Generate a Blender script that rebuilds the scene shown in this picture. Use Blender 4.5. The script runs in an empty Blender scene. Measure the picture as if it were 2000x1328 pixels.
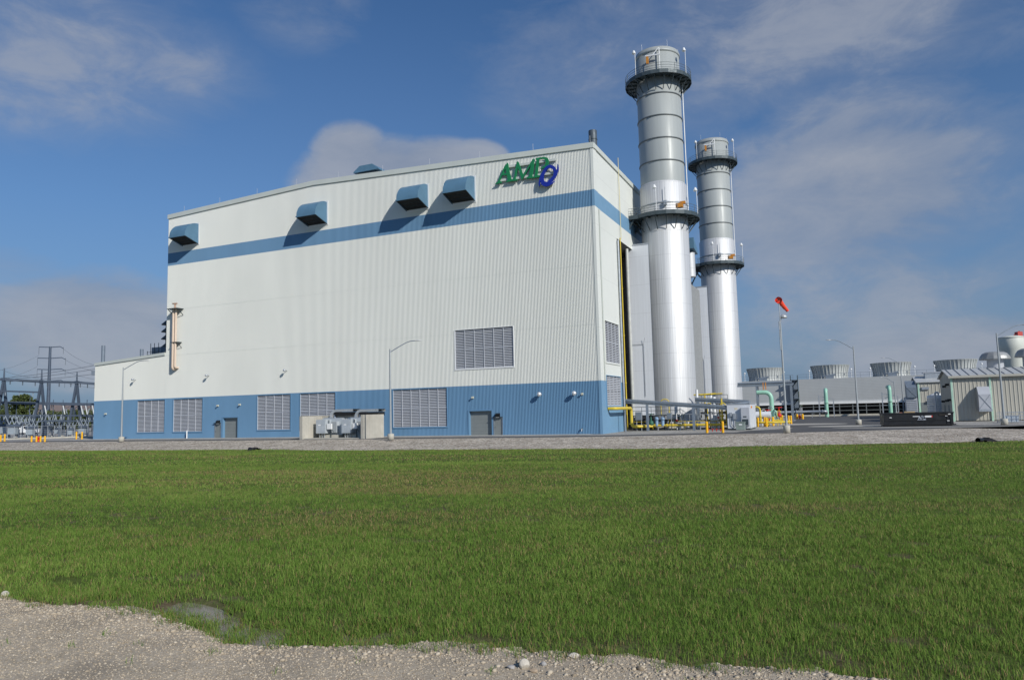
import bpy, bmesh, math, random
import numpy as np
from mathutils import Vector, Matrix
random.seed(7); rng = np.random.default_rng(11)
sc = bpy.context.scene; COL = sc.collection
PI = math.pi

# ------------------------------------------------------------------ camera
FPX, PITCH, ROLL, YAW, EYE = 1432.7, 0.0967, -0.0246, 0.4188, 2.8275
C0 = np.array([0, 0, EYE]); B0 = np.array([10.0505, 83.9944, 0.0])
_f = np.array([0, math.cos(PITCH), math.sin(PITCH)]); _r0 = np.array([1.0, 0, 0]); _u0 = np.cross(_r0, _f)
_r = math.cos(ROLL)*_r0 + math.sin(ROLL)*_u0; _u = -math.sin(ROLL)*_r0 + math.cos(ROLL)*_u0
cam = bpy.data.objects.new('camera', bpy.data.cameras.new('camera')); COL.objects.link(cam)
cam.matrix_world = Matrix(((_r[0], _u[0], -_f[0], 0), (_r[1], _u[1], -_f[1], 0), (_r[2], _u[2], -_f[2], EYE), (0, 0, 0, 1)))
cam.data.sensor_width = 36; cam.data.lens = 36*FPX/2000
cam.data.clip_start = 0.1; cam.data.clip_end = 9000
sc.camera = cam

# ------------------------------------------------------------------ sun, sky, exposure
SUN_EL, SUN_AZ = math.radians(30.3), math.radians(144.5)      # azimuth clockwise from +Y
sd = Vector((math.sin(SUN_AZ)*math.cos(SUN_EL), math.cos(SUN_AZ)*math.cos(SUN_EL), math.sin(SUN_EL)))
sun = bpy.data.objects.new('sun', bpy.data.lights.new('sun', 'SUN')); COL.objects.link(sun)
sun.data.energy = 4.0; sun.data.angle = math.radians(0.5); sun.data.color = (1, 0.955, 0.88)
sun.rotation_euler = sd.to_track_quat('Z', 'Y').to_euler(); sun.location = sd*300
vs = sc.view_settings; sc.display_settings.display_device = 'sRGB'
vs.view_transform = 'Standard'; vs.look = 'None'; vs.exposure = 0.0; vs.gamma = 1.0; vs.use_curve_mapping = False

def pixray(px, py): 
    d = _f*FPX + _r*(px-1000) - _u*(py-664); return d
def dirpx(px, py):
    d = pixray(px, py); return d/np.linalg.norm(d)

W = bpy.data.worlds.new('World'); sc.world = W; W.use_nodes = True
nt = W.node_tree; nt.nodes.clear()
def N(nt, t, **kw):
    n = nt.nodes.new(t)
    for k, v in kw.items():
        if k.startswith('i_'): n.inputs[k[2:].replace('_', ' ')].default_value = v
        else: setattr(n, k, v)
    return n
L = lambda nt, a, b: nt.links.new(a, b)
out = N(nt, 'ShaderNodeOutputWorld'); bg = N(nt, 'ShaderNodeBackground'); L(nt, bg.outputs[0], out.inputs[0])
bg.inputs[1].default_value = 0.1
sky = N(nt, 'ShaderNodeTexSky', sky_type='NISHITA', sun_disc=False, sun_elevation=SUN_EL, sun_rotation=SUN_AZ,
        altitude=200, air_density=1.0, dust_density=0.6, ozone_density=3.0)
tc = N(nt, 'ShaderNodeTexCoord')
def math_(nt, op, a, b=None, clamp=False):
    n = N(nt, 'ShaderNodeMath', operation=op, use_clamp=clamp)
    for i, v in enumerate((a, b)):
        if v is None: continue
        if isinstance(v, (int, float)): n.inputs[i].default_value = v
        else: L(nt, v, n.inputs[i])
    return n.outputs[0]
def noise(nt, vec, scale, detail=4, rough=.55, dist=0.0):
    n = N(nt, 'ShaderNodeTexNoise'); n.inputs['Scale'].default_value = scale; n.inputs['Detail'].default_value = detail
    n.inputs['Roughness'].default_value = rough; n.inputs['Distortion'].default_value = dist
    if vec is not None: L(nt, vec, n.inputs['Vector'])
    return n.outputs['Fac']
def ramp(nt, fac, *stops):
    n = N(nt, 'ShaderNodeValToRGB'); e = n.color_ramp.elements
    while len(e) < len(stops): e.new(0.5)
    for el, (p, c) in zip(e, stops):
        el.position = p; el.color = (c, c, c, 1) if isinstance(c, (int, float)) else (*c, 1)
    L(nt, fac, n.inputs[0]); return n.outputs[0]
def mixc(nt, fac, a, b, mode='MIX'):
    n = N(nt, 'ShaderNodeMix', data_type='RGBA', blend_type=mode)
    for s, v in ((n.inputs[0], fac), (n.inputs[6], a), (n.inputs[7], b)):
        if isinstance(v, (int, float)): s.default_value = v
        elif isinstance(v, tuple): s.default_value = (*v, 1)
        else: L(nt, v, s)
    return n.outputs[2]
nrm = tc.outputs['Generated']
warpn = N(nt, 'ShaderNodeTexNoise'); warpn.inputs['Scale'].default_value = 3.0; L(nt, nrm, warpn.inputs['Vector'])
mp = N(nt, 'ShaderNodeMapping'); mp.inputs['Scale'].default_value = (1, 1, 2.2); L(nt, nrm, mp.inputs['Vector'])
cv = mp.outputs[0]
big = noise(nt, cv, 2.6, 5, .5, .1); fine = noise(nt, cv, 9, 9, .64, .35)
tex = math_(nt, 'ADD', math_(nt, 'MULTIPLY', big, .6), math_(nt, 'MULTIPLY', fine, .4))
# cloud banks: (direction through the sky, angular radius, edge, strength, flatness)
BANKS = [((760, 360), 6.4, 1, 1.3, 2.0), ((850, 335), 5.0, 1, 1.25, 2.2), ((690, 318), 2.9, 1, 1.3, 1.1), ((925, 310), 2.4, 1, .95, 1.8),
         ((30, 70), 12, 1, .26, 1.9), ((300, 130), 7, 1, .20, 1.9), ((600, 10), 4.5, 1, .26, 1.4),
         ((1690, 370), 9.5, 1, .78, 1.3), ((1550, 440), 6.0, 1, .72, 1.4), ((1850, 310), 8, 1, .5, 1.8),
         ((1230, 75), 11, 1, .30, 2.2), ((1650, 50), 14, 1, .36, 2.1), ((1080, 165), 6, 1, .24, 1.8),
         ((180, 640), 7.0, 1, 1.0, 1.8), ((60, 610), 7, 1, .42, 2.2), ((40, 520), 3.5, 1, .45, 2.4), ((250, 700), 5, 1, .5, 2.5),
         ((1880, 690), 9, 1, .75, 3.2), ((1560, 640), 8, 1, .35, 2.6), ((1750, 560), 11, 1, .45, 2.2)]
acc = None
for (px, py), rad, soft, stg, flat in BANKS:
    d = dirpx(px, py); az = math.atan2(d[0], d[1])
    right = (math.cos(az), -math.sin(az), 0); up = np.cross(np.array(right), d)
    def dot(v):
        n = N(nt, 'ShaderNodeVectorMath', operation='DOT_PRODUCT'); L(nt, nrm, n.inputs[0]); n.inputs[1].default_value = tuple(float(q) for q in v); return n.outputs['Value']
    rr = math.radians(rad)
    a = math_(nt, 'DIVIDE', dot(right), rr*1.25); b = math_(nt, 'DIVIDE', dot(up), rr*1.25/flat); fwd_ = math_(nt, 'GREATER_THAN', dot(d), 0.2)
    q = math_(nt, 'ADD', math_(nt, 'MULTIPLY', a, a), math_(nt, 'MULTIPLY', b, b))
    g = math_(nt, 'MULTIPLY', math_(nt, 'MULTIPLY', math_(nt, 'SUBTRACT', 1.0, q, True), fwd_), stg)
    acc = g if acc is None else math_(nt, 'MAXIMUM', acc, g)
mask = math_(nt, 'ADD', math_(nt, 'MULTIPLY', acc, 1.15), math_(nt, 'MULTIPLY', math_(nt, 'SUBTRACT', tex, .5), 2.3))
mask = math_(nt, 'MULTIPLY', ramp(nt, mask, (0.05, 0.0), (0.34, .26), (.56, .66), (.95, .86)), math_(nt, 'MINIMUM', math_(nt, 'MULTIPLY', acc, 5.0), 1.0))
shade = ramp(nt, tex, (.36, (2.35, 2.8, 3.7)), (.60, (3.45, 3.75, 4.4)))
sxyz = N(nt, 'ShaderNodeSeparateXYZ'); L(nt, nrm, sxyz.inputs[0])
hz = ramp(nt, sxyz.outputs[2], (0.0, .92), (.10, .62), (.26, .22), (.5, 0.0))
deep = mixc(nt, 1.0, sky.outputs[0], (.54, .76, .96), 'MULTIPLY')
clear = mixc(nt, hz, deep, (1.55, 2.25, 3.5))
L(nt, mixc(nt, mask, clear, shade), bg.inputs[0])

# ------------------------------------------------------------------ helpers
E_ = np.array([math.cos(YAW), -math.sin(YAW), 0]); V_ = np.array([math.sin(YAW), math.cos(YAW), 0])   # plant axes: along the front, into the depth
def PW(X, Y, Z=0): return B0 + E_*X + V_*Y + np.array([0, 0, Z])
def G(px, py, z=0.0):
    d = pixray(px, py); return C0 + d*(z-EYE)/d[2]
def Y_(px, py, yd):
    d = pixray(px, py); return C0 + d*yd/d[1]
def plant(p): d = np.asarray(p)-B0; return (float(d@E_), float(d@V_), float(p[2]))
def F(px, py, v=0.0):                       # pixel -> (X, Z) on a plane parallel to the building's front
    d = pixray(px, py); P = C0 + d*((B0+V_*v-C0)@V_)/(d@V_); return plant(P)[0], float(P[2])
def S(px, py, x=0.0):
    d = pixray(px, py); P = C0 + d*((B0+E_*x-C0)@E_)/(d@E_); return plant(P)[1], float(P[2])

MATS = {}
def mat(name, col, rough=.6, metal=0.0, var=.12, scale=2.0, bump=0.0, bscale=None, stretch=None, seam=None, spec=.4, dirt=0.0):
    if name in MATS: return MATS[name]
    m = bpy.data.materials.new(name); m.use_nodes = True; t = m.node_tree; t.nodes.clear()
    o = N(t, 'ShaderNodeOutputMaterial'); p = N(t, 'ShaderNodeBsdfPrincipled'); L(t, p.outputs[0], o.inputs[0])
    p.inputs['Metallic'].default_value = metal; p.inputs['Specular IOR Level'].default_value = spec
    c = N(t, 'ShaderNodeTexCoord').outputs['Object']
    if stretch:
        q = N(t, 'ShaderNodeMapping'); q.inputs['Scale'].default_value = stretch; L(t, c, q.inputs[0]); cs = q.outputs[0]
    else: cs = c
    n1 = noise(t, cs, scale, 5, .6); 
    lo = tuple(max(0, x*(1-var)) for x in col); hi = tuple(min(1, x*(1+var)) for x in col)
    cc = ramp(t, n1, (.3, lo), (.7, hi))
    if dirt:
        n2 = noise(t, c, scale*.23, 6, .65); cc = mixc(t, math_(t, 'MULTIPLY', ramp(t, n2, (.45, 0.0), (.75, 1.0)), dirt), cc, tuple(x*.45 for x in (col[0], col[1]*.95, col[2]*.85)))
    if seam:
        axis, period, width, dark = seam
        sx = N(t, 'ShaderNodeSeparateXYZ'); L(t, c, sx.inputs[0])
        fr = math_(t, 'FRACT', math_(t, 'DIVIDE', sx.outputs[axis], period)); s = math_(t, 'LESS_THAN', fr, width/period)
        cc = mixc(t, math_(t, 'MULTIPLY', s, dark), cc, tuple(x*.35 for x in col))
    L(t, cc, p.inputs['Base Color'])
    rn = ramp(t, noise(t, cs, scale*1.7, 4), (.3, max(0, rough-.1)), (.7, min(1, rough+.1))); L(t, rn, p.inputs['Roughness'])
    if bump:
        b = N(t, 'ShaderNodeBump'); b.inputs['Strength'].default_value = bump; b.inputs['Distance'].default_value = .02
        L(t, noise(t, cs, bscale or scale*6, 5), b.inputs['Height']); L(t, b.outputs[0], p.inputs['Normal'])
    MATS[name] = m; return m

class MB:
    """collects shapes and links them as one mesh object"""
    def __init__(s): s.v = []; s.f = []; s.sm = []
    def add(s, vs, fs, smooth=False):
        o = len(s.v); s.v += [tuple(map(float, p)) for p in vs]; s.f += [tuple(i+o for i in f) for f in fs]; s.sm += [smooth]*len(fs); return s
    def box(s, x0, x1, y0, y1, z0, z1):
        return s.add([(x0,y0,z0),(x1,y0,z0),(x1,y1,z0),(x0,y1,z0),(x0,y0,z1),(x1,y0,z1),(x1,y1,z1),(x0,y1,z1)],
                     [(0,3,2,1),(4,5,6,7),(0,1,5,4),(1,2,6,5),(2,3,7,6),(3,0,4,7)])
    def tube(s, pts, r, n=10, cap=True, r1=None):
        P = [Vector(map(float, p)) for p in pts]; m = len(P); vs = []; ref = None
        for i, p in enumerate(P):
            t = (P[min(i+1, m-1)]-P[max(i-1, 0)]).normalized()
            a = Vector((0, 0, 1)) if abs(t.z) < .9 else Vector((1, 0, 0))
            if ref is not None: a = ref
            a = (a - t*a.dot(t)).normalized(); b = t.cross(a); ref = a
            rr = r if r1 is None else r+(r1-r)*i/(m-1)
            for k in range(n): vs.append(p + (a*math.cos(2*PI*k/n)+b*math.sin(2*PI*k/n))*rr)
        fs = [(i*n+k, i*n+(k+1)%n, (i+1)*n+(k+1)%n, (i+1)*n+k) for i in range(m-1) for k in range(n)]
        s.add(vs, fs, True)
        if cap:
            s.add(vs[:n], [tuple(reversed(range(n)))]); s.add(vs[-n:], [tuple(range(n))])
        return s
    def lathe(s, prof, n=32, cx=0, cy=0, smooth=True, a0=0, a1=2*PI):
        full = abs(a1-a0-2*PI) < 1e-6; k = n if full else n+1; vs = []
        for r, z in prof:
            for i in range(k):
                a = a0+(a1-a0)*i/n; vs.append((cx+r*math.cos(a), cy+r*math.sin(a), z))
        fs = []
        for j in range(len(prof)-1):
            for i in range(n): fs.append((j*k+i, j*k+(i+1)%k, (j+1)*k+(i+1)%k, (j+1)*k+i))
        return s.add(vs, fs, smooth)
    def bar(s, a, b, w, h):
        """rectangular bar from a to b"""
        A, B = Vector(map(float, a)), Vector(map(float, b)); t = (B-A).normalized(); up = Vector((0,0,1)) if abs(t.z) < .95 else Vector((0,1,0))
        x = t.cross(up).normalized(); y = x.cross(t); vs = []
        for p in (A, B):
            for sx, sy in ((-1,-1),(1,-1),(1,1),(-1,1)): vs.append(p+x*sx*w/2+y*sy*h/2)
        return s.add(vs, [(3,2,1,0),(4,5,6,7),(0,1,5,4),(1,2,6,5),(2,3,7,6),(3,0,4,7)])
    def prism(s, poly, axis, a, b):
        """polygon (2-D) extruded along 'x','y' or 'z' from a to b"""
        n = len(poly)
        def P(q, t): return (t, q[0], q[1]) if axis == 'x' else (q[0], t, q[1]) if axis == 'y' else (q[0], q[1], t)
        vs = [P(q, a) for q in poly]+[P(q, b) for q in poly]
        return s.add(vs, [tuple(range(n)), tuple(reversed(range(n, 2*n)))]+[(i, i+n, (i+1) % n+n, (i+1) % n) for i in range(n)])
    def corr(s, x0, x1, z0, z1, pitch=.19, depth=.045, prof=((0,0),(.40,0),(.52,-1),(.86,-1))):
        """ribbed cladding facing -y; z0, z1 numbers or functions of x"""
        f0 = z0 if callable(z0) else (lambda x: z0); f1 = z1 if callable(z1) else (lambda x: z1)
        prof = [(a, b*depth) for a, b in prof]; xs = []
        k = math.floor(x0/pitch)
        while k*pitch < x1:
            for t, y in prof:
                x = (k+t)*pitch
                if x0 < x < x1: xs.append((x, y))
            k += 1
        xs = [(x0, -depth*.5)]+xs+[(x1, -depth*.5)]; vs = []
        for x, y in xs: vs += [(x, y, f0(x)), (x, y, f1(x))]
        return s.add(vs, [(2*i, 2*i+2, 2*i+3, 2*i+1) for i in range(len(xs)-1)])
    def build(s, name, m, parent=None, label=None, fix=True):
        me = bpy.data.meshes.new(name); me.from_pydata(s.v, [], s.f)
        me.polygons.foreach_set('use_smooth', s.sm); me.materials.append(m)
        if fix:
            bm = bmesh.new(); bm.from_mesh(me); bmesh.ops.recalc_face_normals(bm, faces=bm.faces); bm.to_mesh(me); bm.free()
        o = bpy.data.objects.new(name, me); COL.objects.link(o)
        if parent is not None: o.parent = parent
        if label: o['label'] = label
        return o
def tag(o, label=None, cat=None, group=None, kind=None):
    for k, v in (('label', label), ('category', cat), ('group', group), ('kind', kind)):
        if v: o[k] = v
    return o
def thing(name, label, cat, loc, rz=-YAW, group=None):
    o = bpy.data.objects.new(name, None); COL.objects.link(o); o.empty_display_size = .5
    o.location = tuple(map(float, loc)); o.rotation_euler = (0, 0, rz); return tag(o, label, cat, group)
def dup(root, loc, rz=None, label=None):
    r = root.copy(); COL.objects.link(r); r.location = tuple(map(float, loc))
    if rz is not None: r.rotation_euler = (0, 0, rz)
    if label: r['label'] = label
    for ch in list(root.children):
        c = ch.copy(); COL.objects.link(c); c.parent = r
        for g in list(ch.children):
            d = g.copy(); COL.objects.link(d); d.parent = c
    return r
def arc(c, r, a0, a1, ax, ay, n=8):
    c = np.asarray(c, float); ax = np.asarray(ax, float); ay = np.asarray(ay, float)
    return [c+ax*r*math.cos(a0+(a1-a0)*i/n)+ay*r*math.sin(a0+(a1-a0)*i/n) for i in range(n+1)]
def bend(pts, r, n=6):
    """round the corners of a polyline"""
    P = [Vector(map(float, p)) for p in pts]; o = [P[0]]
    for i in range(1, len(P)-1):
        a = (P[i-1]-P[i]).normalized(); b = (P[i+1]-P[i]).normalized(); p0 = P[i]+a*r; p2 = P[i]+b*r
        for k in range(n+1):
            t = k/n; o.append(p0*(1-t)**2+P[i]*2*t*(1-t)+p2*t*t)
    return o+[P[-1]]

white = mat('white_cladding', (.69, .70, .66), .5, 0, .035, .15, spec=.25, stretch=(1, 1, .15), dirt=.05)
blue = mat('blue_cladding', (.13, .255, .40), .5, 0, .06, .2, spec=.25, stretch=(1, 1, .15))
white_flat = mat('white_panel', (.68, .70, .66), .5, 0, .03, .2, spec=.25, seam=(2, 6.1, .03, .4))
louver_m = mat('louver_grey', (.46, .48, .52), .5, .1, .05, 1)
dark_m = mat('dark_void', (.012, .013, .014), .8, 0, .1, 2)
door_m = mat('grey_door', (.20, .22, .22), .5, 0, .05, 1, seam=(2, .48, .02, .5))
pdoor_m = mat('grey_personnel_door', (.20, .22, .22), .5, 0, .05, 1)
roof_m = mat('roof_membrane', (.5, .5, .48), .8)
hood_m = mat('hood_blue', (.095, .195, .29), .5, 0, .1, .8, dirt=.15)
steel = mat('galvanised_steel', (.42, .45, .48), .45, .5, .12, 3)
dsteel = mat('dark_painted_steel', (.055, .075, .085), .5, .2, .2, 2)
bluesteel = mat('blue_grey_steel', (.19, .23, .28), .5, .2, .12, 2)
conc = mat('concrete', (.47, .45, .39), .85, 0, .12, 1.2, bump=.3, dirt=.35)
yellow = mat('gas_yellow', (.62, .47, .05), .4, 0, .08, 2, dirt=.12)
byellow = mat('bollard_yellow', (.85, .45, .015), .45, 0, .08, 3, dirt=.15)
white_p = mat('white_paint', (.75, .76, .76), .4, 0, .05, 2)
black = mat('black_metal', (.012, .013, .014), .45, .1, .2, 3)
red = mat('red_paint', (.55, .03, .02), .4, 0, .1, 3)
orange = mat('orange_paint', (.75, .25, .02), .4, 0, .1, 3)
mint = mat('mint_paint', (.30, .56, .44), .4, 0, .06, 1, dirt=.1)
salmon = mat('salmon_insulation', (.66, .53, .42), .5, 0, .05, 1)
alum = mat('aluminium_jacket', (.57, .58, .59), .6, .45, .22, 1.1, stretch=(9, 9, .06), seam=(2, 3.32, .035, .45), bump=.18, bscale=.9)
alum_flat = mat('aluminium_panel', (.70, .73, .77), .5, .1, .05, 1.0, stretch=(5, 5, .08), seam=(2, 3.9, .03, .4))
stackgrey = mat('stack_grey', (.345, .37, .365), .5, .05, .05, .6, stretch=(3, 3, .2))
brass = mat('amber_hoist', (.6, .25, .04), .5, .2, .2, 3)

# ------------------------------------------------------------------ terrain
_bx = np.array([-160, -40, -9, -5.6, -4.4, -3.35, -2.75, -2.3, -1.85, -1.25, -.6, -.05, 1.32, 2.25, 6, 40, 160.])
_by = np.array([105, 31, 9.75, 7.75, 7.25, 6.9, 6.45, 5.95, 5.8, 5.78, 5.72, 5.55, 5.15, 4.8, 3.3, -9, -52.])
def yb(x): return np.interp(x, _bx, _by)
def yE(x): return np.interp(x, [-200, -66, 4.2, 16.8, 37, 200], [153, 95, 64.4, 62.0, 60.0, 52])
def yP(x): return np.interp(x, [-200, -80.7, -28, -.3, 9, 28, 54, 200], [166, 114, 90.5, 79, 75.6, 74.0, 76.5, 92])
def vnoise(x, y, s, seed=0):
    x = np.asarray(x, float)/s+seed*17.3; y = np.asarray(y, float)/s+seed*9.1
    xi = np.floor(x); yi = np.floor(y); fx = x-xi; fy = y-yi; fx = fx*fx*(3-2*fx); fy = fy*fy*(3-2*fy)
    def h(a, b): q = np.sin(a*127.1+b*311.7+seed*74.7)*43758.5453; return q-np.floor(q)
    return (h(xi, yi)*(1-fx)+h(xi+1, yi)*fx)*(1-fy)+(h(xi, yi+1)*(1-fx)+h(xi+1, yi+1)*fx)*fy
def fbm(x, y, s, seed=0): return .55*vnoise(x, y, s, seed)+.3*vnoise(x, y, s/2.1, seed+1)+.15*vnoise(x, y, s/4.3, seed+2)
def sag(x, s):
    w = np.clip((x+3.6)/.5, 0, 1)*np.clip((-.6-x)/.5, 0, 1)
    w2 = np.exp(-((x+5.0)/.35)**2-((s-.75)/.3)**2)*.25
    deep = np.where(x > -1.9, .62, 1.0); return .095*(w*deep*np.exp(-((s-.30)/.36)**4)*np.clip(.25+1.35*fbm(x, s, .45, 5), 0, 1.3)+w2)
def lawn_z(x, y):
    s = y-yb(x); t = np.clip(s/(yE(x)-yb(x)), 0, 1.2)
    z = 1.075-(1.675)*t
    z = z+(fbm(x, y, 2.2, 1)-.5)*.06*np.clip(s, 0, 1)+(fbm(x, y, 9, 2)-.5)*.16*np.clip(s/6, 0, 1)
    return z-sag(x, s)
def road_z(x, y):
    s = y-yb(x)+(fbm(x, y, .8, 3)-.5)*.34+(fbm(x, y, .17, 8)-.5)*.22
    return 1.098+(fbm(x, y, .5, 4)-.5)*.018-np.clip(s, -.05, 2)*.32-.9*sag(x, y-yb(x))
def grid_obj(name, xs, ts, fn, m, kind='structure', attr=None):
    Xg, Tg = np.meshgrid(xs, ts); P = fn(Xg, Tg); nx, ny = len(xs), len(ts)
    me = bpy.data.meshes.new(name); me.vertices.add(nx*ny); me.vertices.foreach_set('co', np.stack(P, -1).reshape(-1).astype(np.float32))
    i = (np.arange(ny-1)[:, None]*nx+np.arange(nx-1)[None, :]).reshape(-1)
    q = np.stack([i, i+1, i+1+nx, i+nx], -1).reshape(-1).astype(np.int32); n = len(q)//4
    me.loops.add(4*n); me.loops.foreach_set('vertex_index', q); me.polygons.add(n)
    me.polygons.foreach_set('loop_start', np.arange(0, 4*n, 4, dtype=np.int32)); me.polygons.foreach_set('use_smooth', np.ones(n, bool))
    me.update(calc_edges=True); me.materials.append(m)
    if attr is not None:
        a = me.attributes.new('wet', 'FLOAT', 'POINT'); a.data.foreach_set('value', attr(*P).reshape(-1).astype(np.float32))
    o = bpy.data.objects.new(name, me); COL.objects.link(o); return tag(o, kind=kind)

def gravel_mat(name, c0, c1, c2, s1, s2, bump=.6, bd=.02, patch=None):
    m = bpy.data.materials.new(name); m.use_nodes = True; t = m.node_tree; p = t.nodes['Principled BSDF']
    p.inputs['Roughness'].default_value = .95; p.inputs['Specular IOR Level'].default_value = .2
    c = N(t, 'ShaderNodeTexCoord').outputs['Object']
    vo = N(t, 'ShaderNodeTexVoronoi'); vo.inputs['Scale'].default_value = s1; L(t, c, vo.inputs['Vector'])
    sp = N(t, 'ShaderNodeSeparateColor'); L(t, vo.outputs['Color'], sp.inputs[0])
    col = ramp(t, sp.outputs[0], (0, c0), (.5, c1), (1, c2))
    n = ramp(t, noise(t, c, s2, 6, .65), (.3, .72), (.72, 1.18)); col = mixc(t, 1.0, col, n, 'MULTIPLY')
    if patch: col = mixc(t, math_(t, 'MULTIPLY', ramp(t, noise(t, c, patch[0], 5, .6), (.5, 0.), (.72, 1.)), patch[2]), col, patch[1])
    L(t, col, p.inputs['Base Color'])
    b = N(t, 'ShaderNodeBump'); b.inputs['Strength'].default_value = bump; b.inputs['Distance'].default_value = bd
    L(t, vo.outputs['Distance'], b.inputs['Height']); L(t, b.outputs[0], p.inputs['Normal']); b.invert = True
    return m
m_road = gravel_mat('near_gravel', (.315, .262, .19), (.44, .37, .275), (.54, .466, .36), 95, 1.3, .35, .008, (.9, (.20, .17, .135), .5))
m_bank = gravel_mat('bank_gravel', (.19, .16, .125), (.46, .405, .335), (.72, .655, .57), 6.5, .35, 1.0, .09, (.25, (.26, .21, .165), .45))
m_yard = gravel_mat('yard_gravel', (.26, .25, .23), (.36, .345, .32), (.46, .45, .42), 8, .2, .5, .05)
def asphalt():
    m = bpy.data.materials.new('asphalt'); m.use_nodes = True; t = m.node_tree; p = t.nodes['Principled BSDF']; p.inputs['Roughness'].default_value = .9
    c = N(t, 'ShaderNodeTexCoord').outputs['Object']
    col = ramp(t, noise(t, c, .25, 6, .65), (.3, (.055, .055, .058)), (.7, (.10, .10, .10))); n = ramp(t, noise(t, c, 14, 3), (.3, .8), (.7, 1.2))
    L(t, mixc(t, 1.0, col, n, 'MULTIPLY'), p.inputs['Base Color']); return m
m_asph = asphalt()
def soil():
    m = bpy.data.materials.new('lawn_soil'); m.use_nodes = True; t = m.node_tree; p = t.nodes['Principled BSDF']; p.inputs['Specular IOR Level'].default_value = .06
    c = N(t, 'ShaderNodeTexCoord').outputs['Object']
    g = ramp(t, noise(t, c, 3.5, 6, .7), (.3, (.05, .065, .018)), (.55, (.095, .13, .03)), (.75, (.135, .175, .045)))
    g = mixc(t, ramp(t, noise(t, c, .11, 5, .6), (.52, 0.), (.72, .5)), g, (.13, .115, .04))
    w = N(t, 'ShaderNodeAttribute', attribute_name='wet')
    mud = ramp(t, noise(t, c, 9, 6, .65), (.3, (.085, .062, .037)), (.7, (.19, .15, .095)))
    L(t, mixc(t, w.outputs['Fac'], g, mud), p.inputs['Base Color'])
    r = N(t, 'ShaderNodeMapRange'); L(t, w.outputs['Fac'], r.inputs[0]); r.inputs[3].default_value = .95; r.inputs[4].default_value = .8; L(t, r.outputs[0], p.inputs['Roughness'])
    b = N(t, 'ShaderNodeBump'); b.inputs['Strength'].default_value = .7; b.inputs['Distance'].default_value = .04; L(t, noise(t, c, 14, 6, .7), b.inputs['Height']); L(t, b.outputs[0], p.inputs['Normal'])
    return m
m_soil = soil()
xs_f = np.concatenate([np.linspace(-160, -14, 60), np.linspace(-13.8, 9, 420), np.linspace(9.3, 160, 60)])
ss = np.concatenate([[-2.5, -.6], np.linspace(-.4, 3, 90), np.linspace(3.1, 9, 40)])
def lawn_near(X, T): Y = yb(X)+T; return X, Y, lawn_z(X, Y)
tt = np.concatenate([np.linspace(0, 1.02, 90)])
def lawn_pt(X, T): Y = yb(X)+9+T*(yE(X)-yb(X)-9); return X, Y, lawn_z(X, Y)
def bare_f(X, Y): return np.clip((fbm(X, Y, .45, 41)-.69)*9, 0, 1)
def wet(X, Y, Z): s = Y-yb(X); return np.maximum(np.clip(1-(s-.45)/.5+(fbm(X, Y, .5, 9)-.5)*.8, 0, 1)*np.clip(1.2-np.abs(X+3)/4., .5, 1), .75*bare_f(X, Y))
# one continuous lawn sheet: near rows then far rows
def lawn_all(X, T):
    Y = np.where(T <= 9, yb(X)+T, yb(X)+9+(T-9)/100*(yE(X)+.8-yb(X)-9)); return X, Y, lawn_z(X, Y)
grid_obj('lawn', xs_f, np.concatenate([ss, 9+np.linspace(1, 100, 90)]), lawn_all, m_soil, attr=wet)
xs_r = np.concatenate([np.linspace(-160, -12, 40), np.linspace(-11.9, 8, 500), np.linspace(8.5, 160, 40)])
grid_obj('gravel_road', xs_r, np.concatenate([np.linspace(-70, -7, 10), np.linspace(-6.5, -2.6, 30), np.linspace(-2.5, .9, 110)]), lambda X, T: (X, yb(X)+T, road_z(X, yb(X)+T)), m_road)
def bank(X, T):
    a = yE(X); b = yP(X); Y = a-.5+(b-a+.5)*T; z = -.72+.72*np.clip(T*1.04, 0, 1)**.85+(fbm(X, Y, 1.6, 6)-.5)*.07*(1-T)
    return X, Y, z
grid_obj('gravel_bank', np.linspace(-170, 170, 900), np.linspace(0, 1, 14), bank, m_bank)
# yard behind the bank, reaching the horizon
xs_y = np.concatenate([[-3500], np.linspace(-170, 170, 160), [3500]])
grid_obj('ground', xs_y, np.array([0, .02, .1, .3, 1.0]), lambda X, T: (X, yP(np.clip(X, -170, 170))-.05+T*4000, 0*X-.002), m_yard)
grid_obj('road', np.linspace(-170, 24, 140), np.array([0, 1.0]), lambda X, T: (X, yP(X)+.25+T*4.3, 0*X+.006), m_asph)
def poly_sheet(name, pts, z, m):
    return tag(MB().add([(p[0], p[1], z) for p in pts], [tuple(range(len(pts)))]).build(name, m, fix=False), kind='structure')
ap = [PW(x, y)[:2] for x, y in ((13.2, -3), (18, -1.6), (24, 14), (24.5, 34), (10, 60), (4, 92), (60, 99), (110, 99), (110, 60), (37, 62), (33, 20), (36.5, 12), (60, 5), (110, -8))]
ap = [G(1420, 846.8)[:2], G(1462, 841)[:2], G(1550, 836.5)[:2]]+[PW(17.5, 24)[:2], PW(17.5, 60)[:2], PW(12, 98)[:2], PW(66, 98)[:2], PW(70, 52)[:2], PW(38, 45)[:2], PW(36.5, 22)[:2], PW(37, 16.5)[:2], PW(120, -18)[:2]]
_e = [(x, yP(x)+.25) for x in np.linspace(120, 21, 30)]
poly_sheet('asphalt_yard', ap+_e, .010, m_asph)
isl = mat('island_gravel', (.40, .385, .35), .95, 0, .15, 3, bump=.5)
def ellipse(c, a, b, rz, n=24): return [(c[0]+a*math.cos(t)*math.cos(rz)-b*math.sin(t)*math.sin(rz), c[1]+a*math.cos(t)*math.sin(rz)+b*math.sin(t)*math.cos(rz)) for t in np.linspace(0, 2*PI, n, endpoint=False)]
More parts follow.
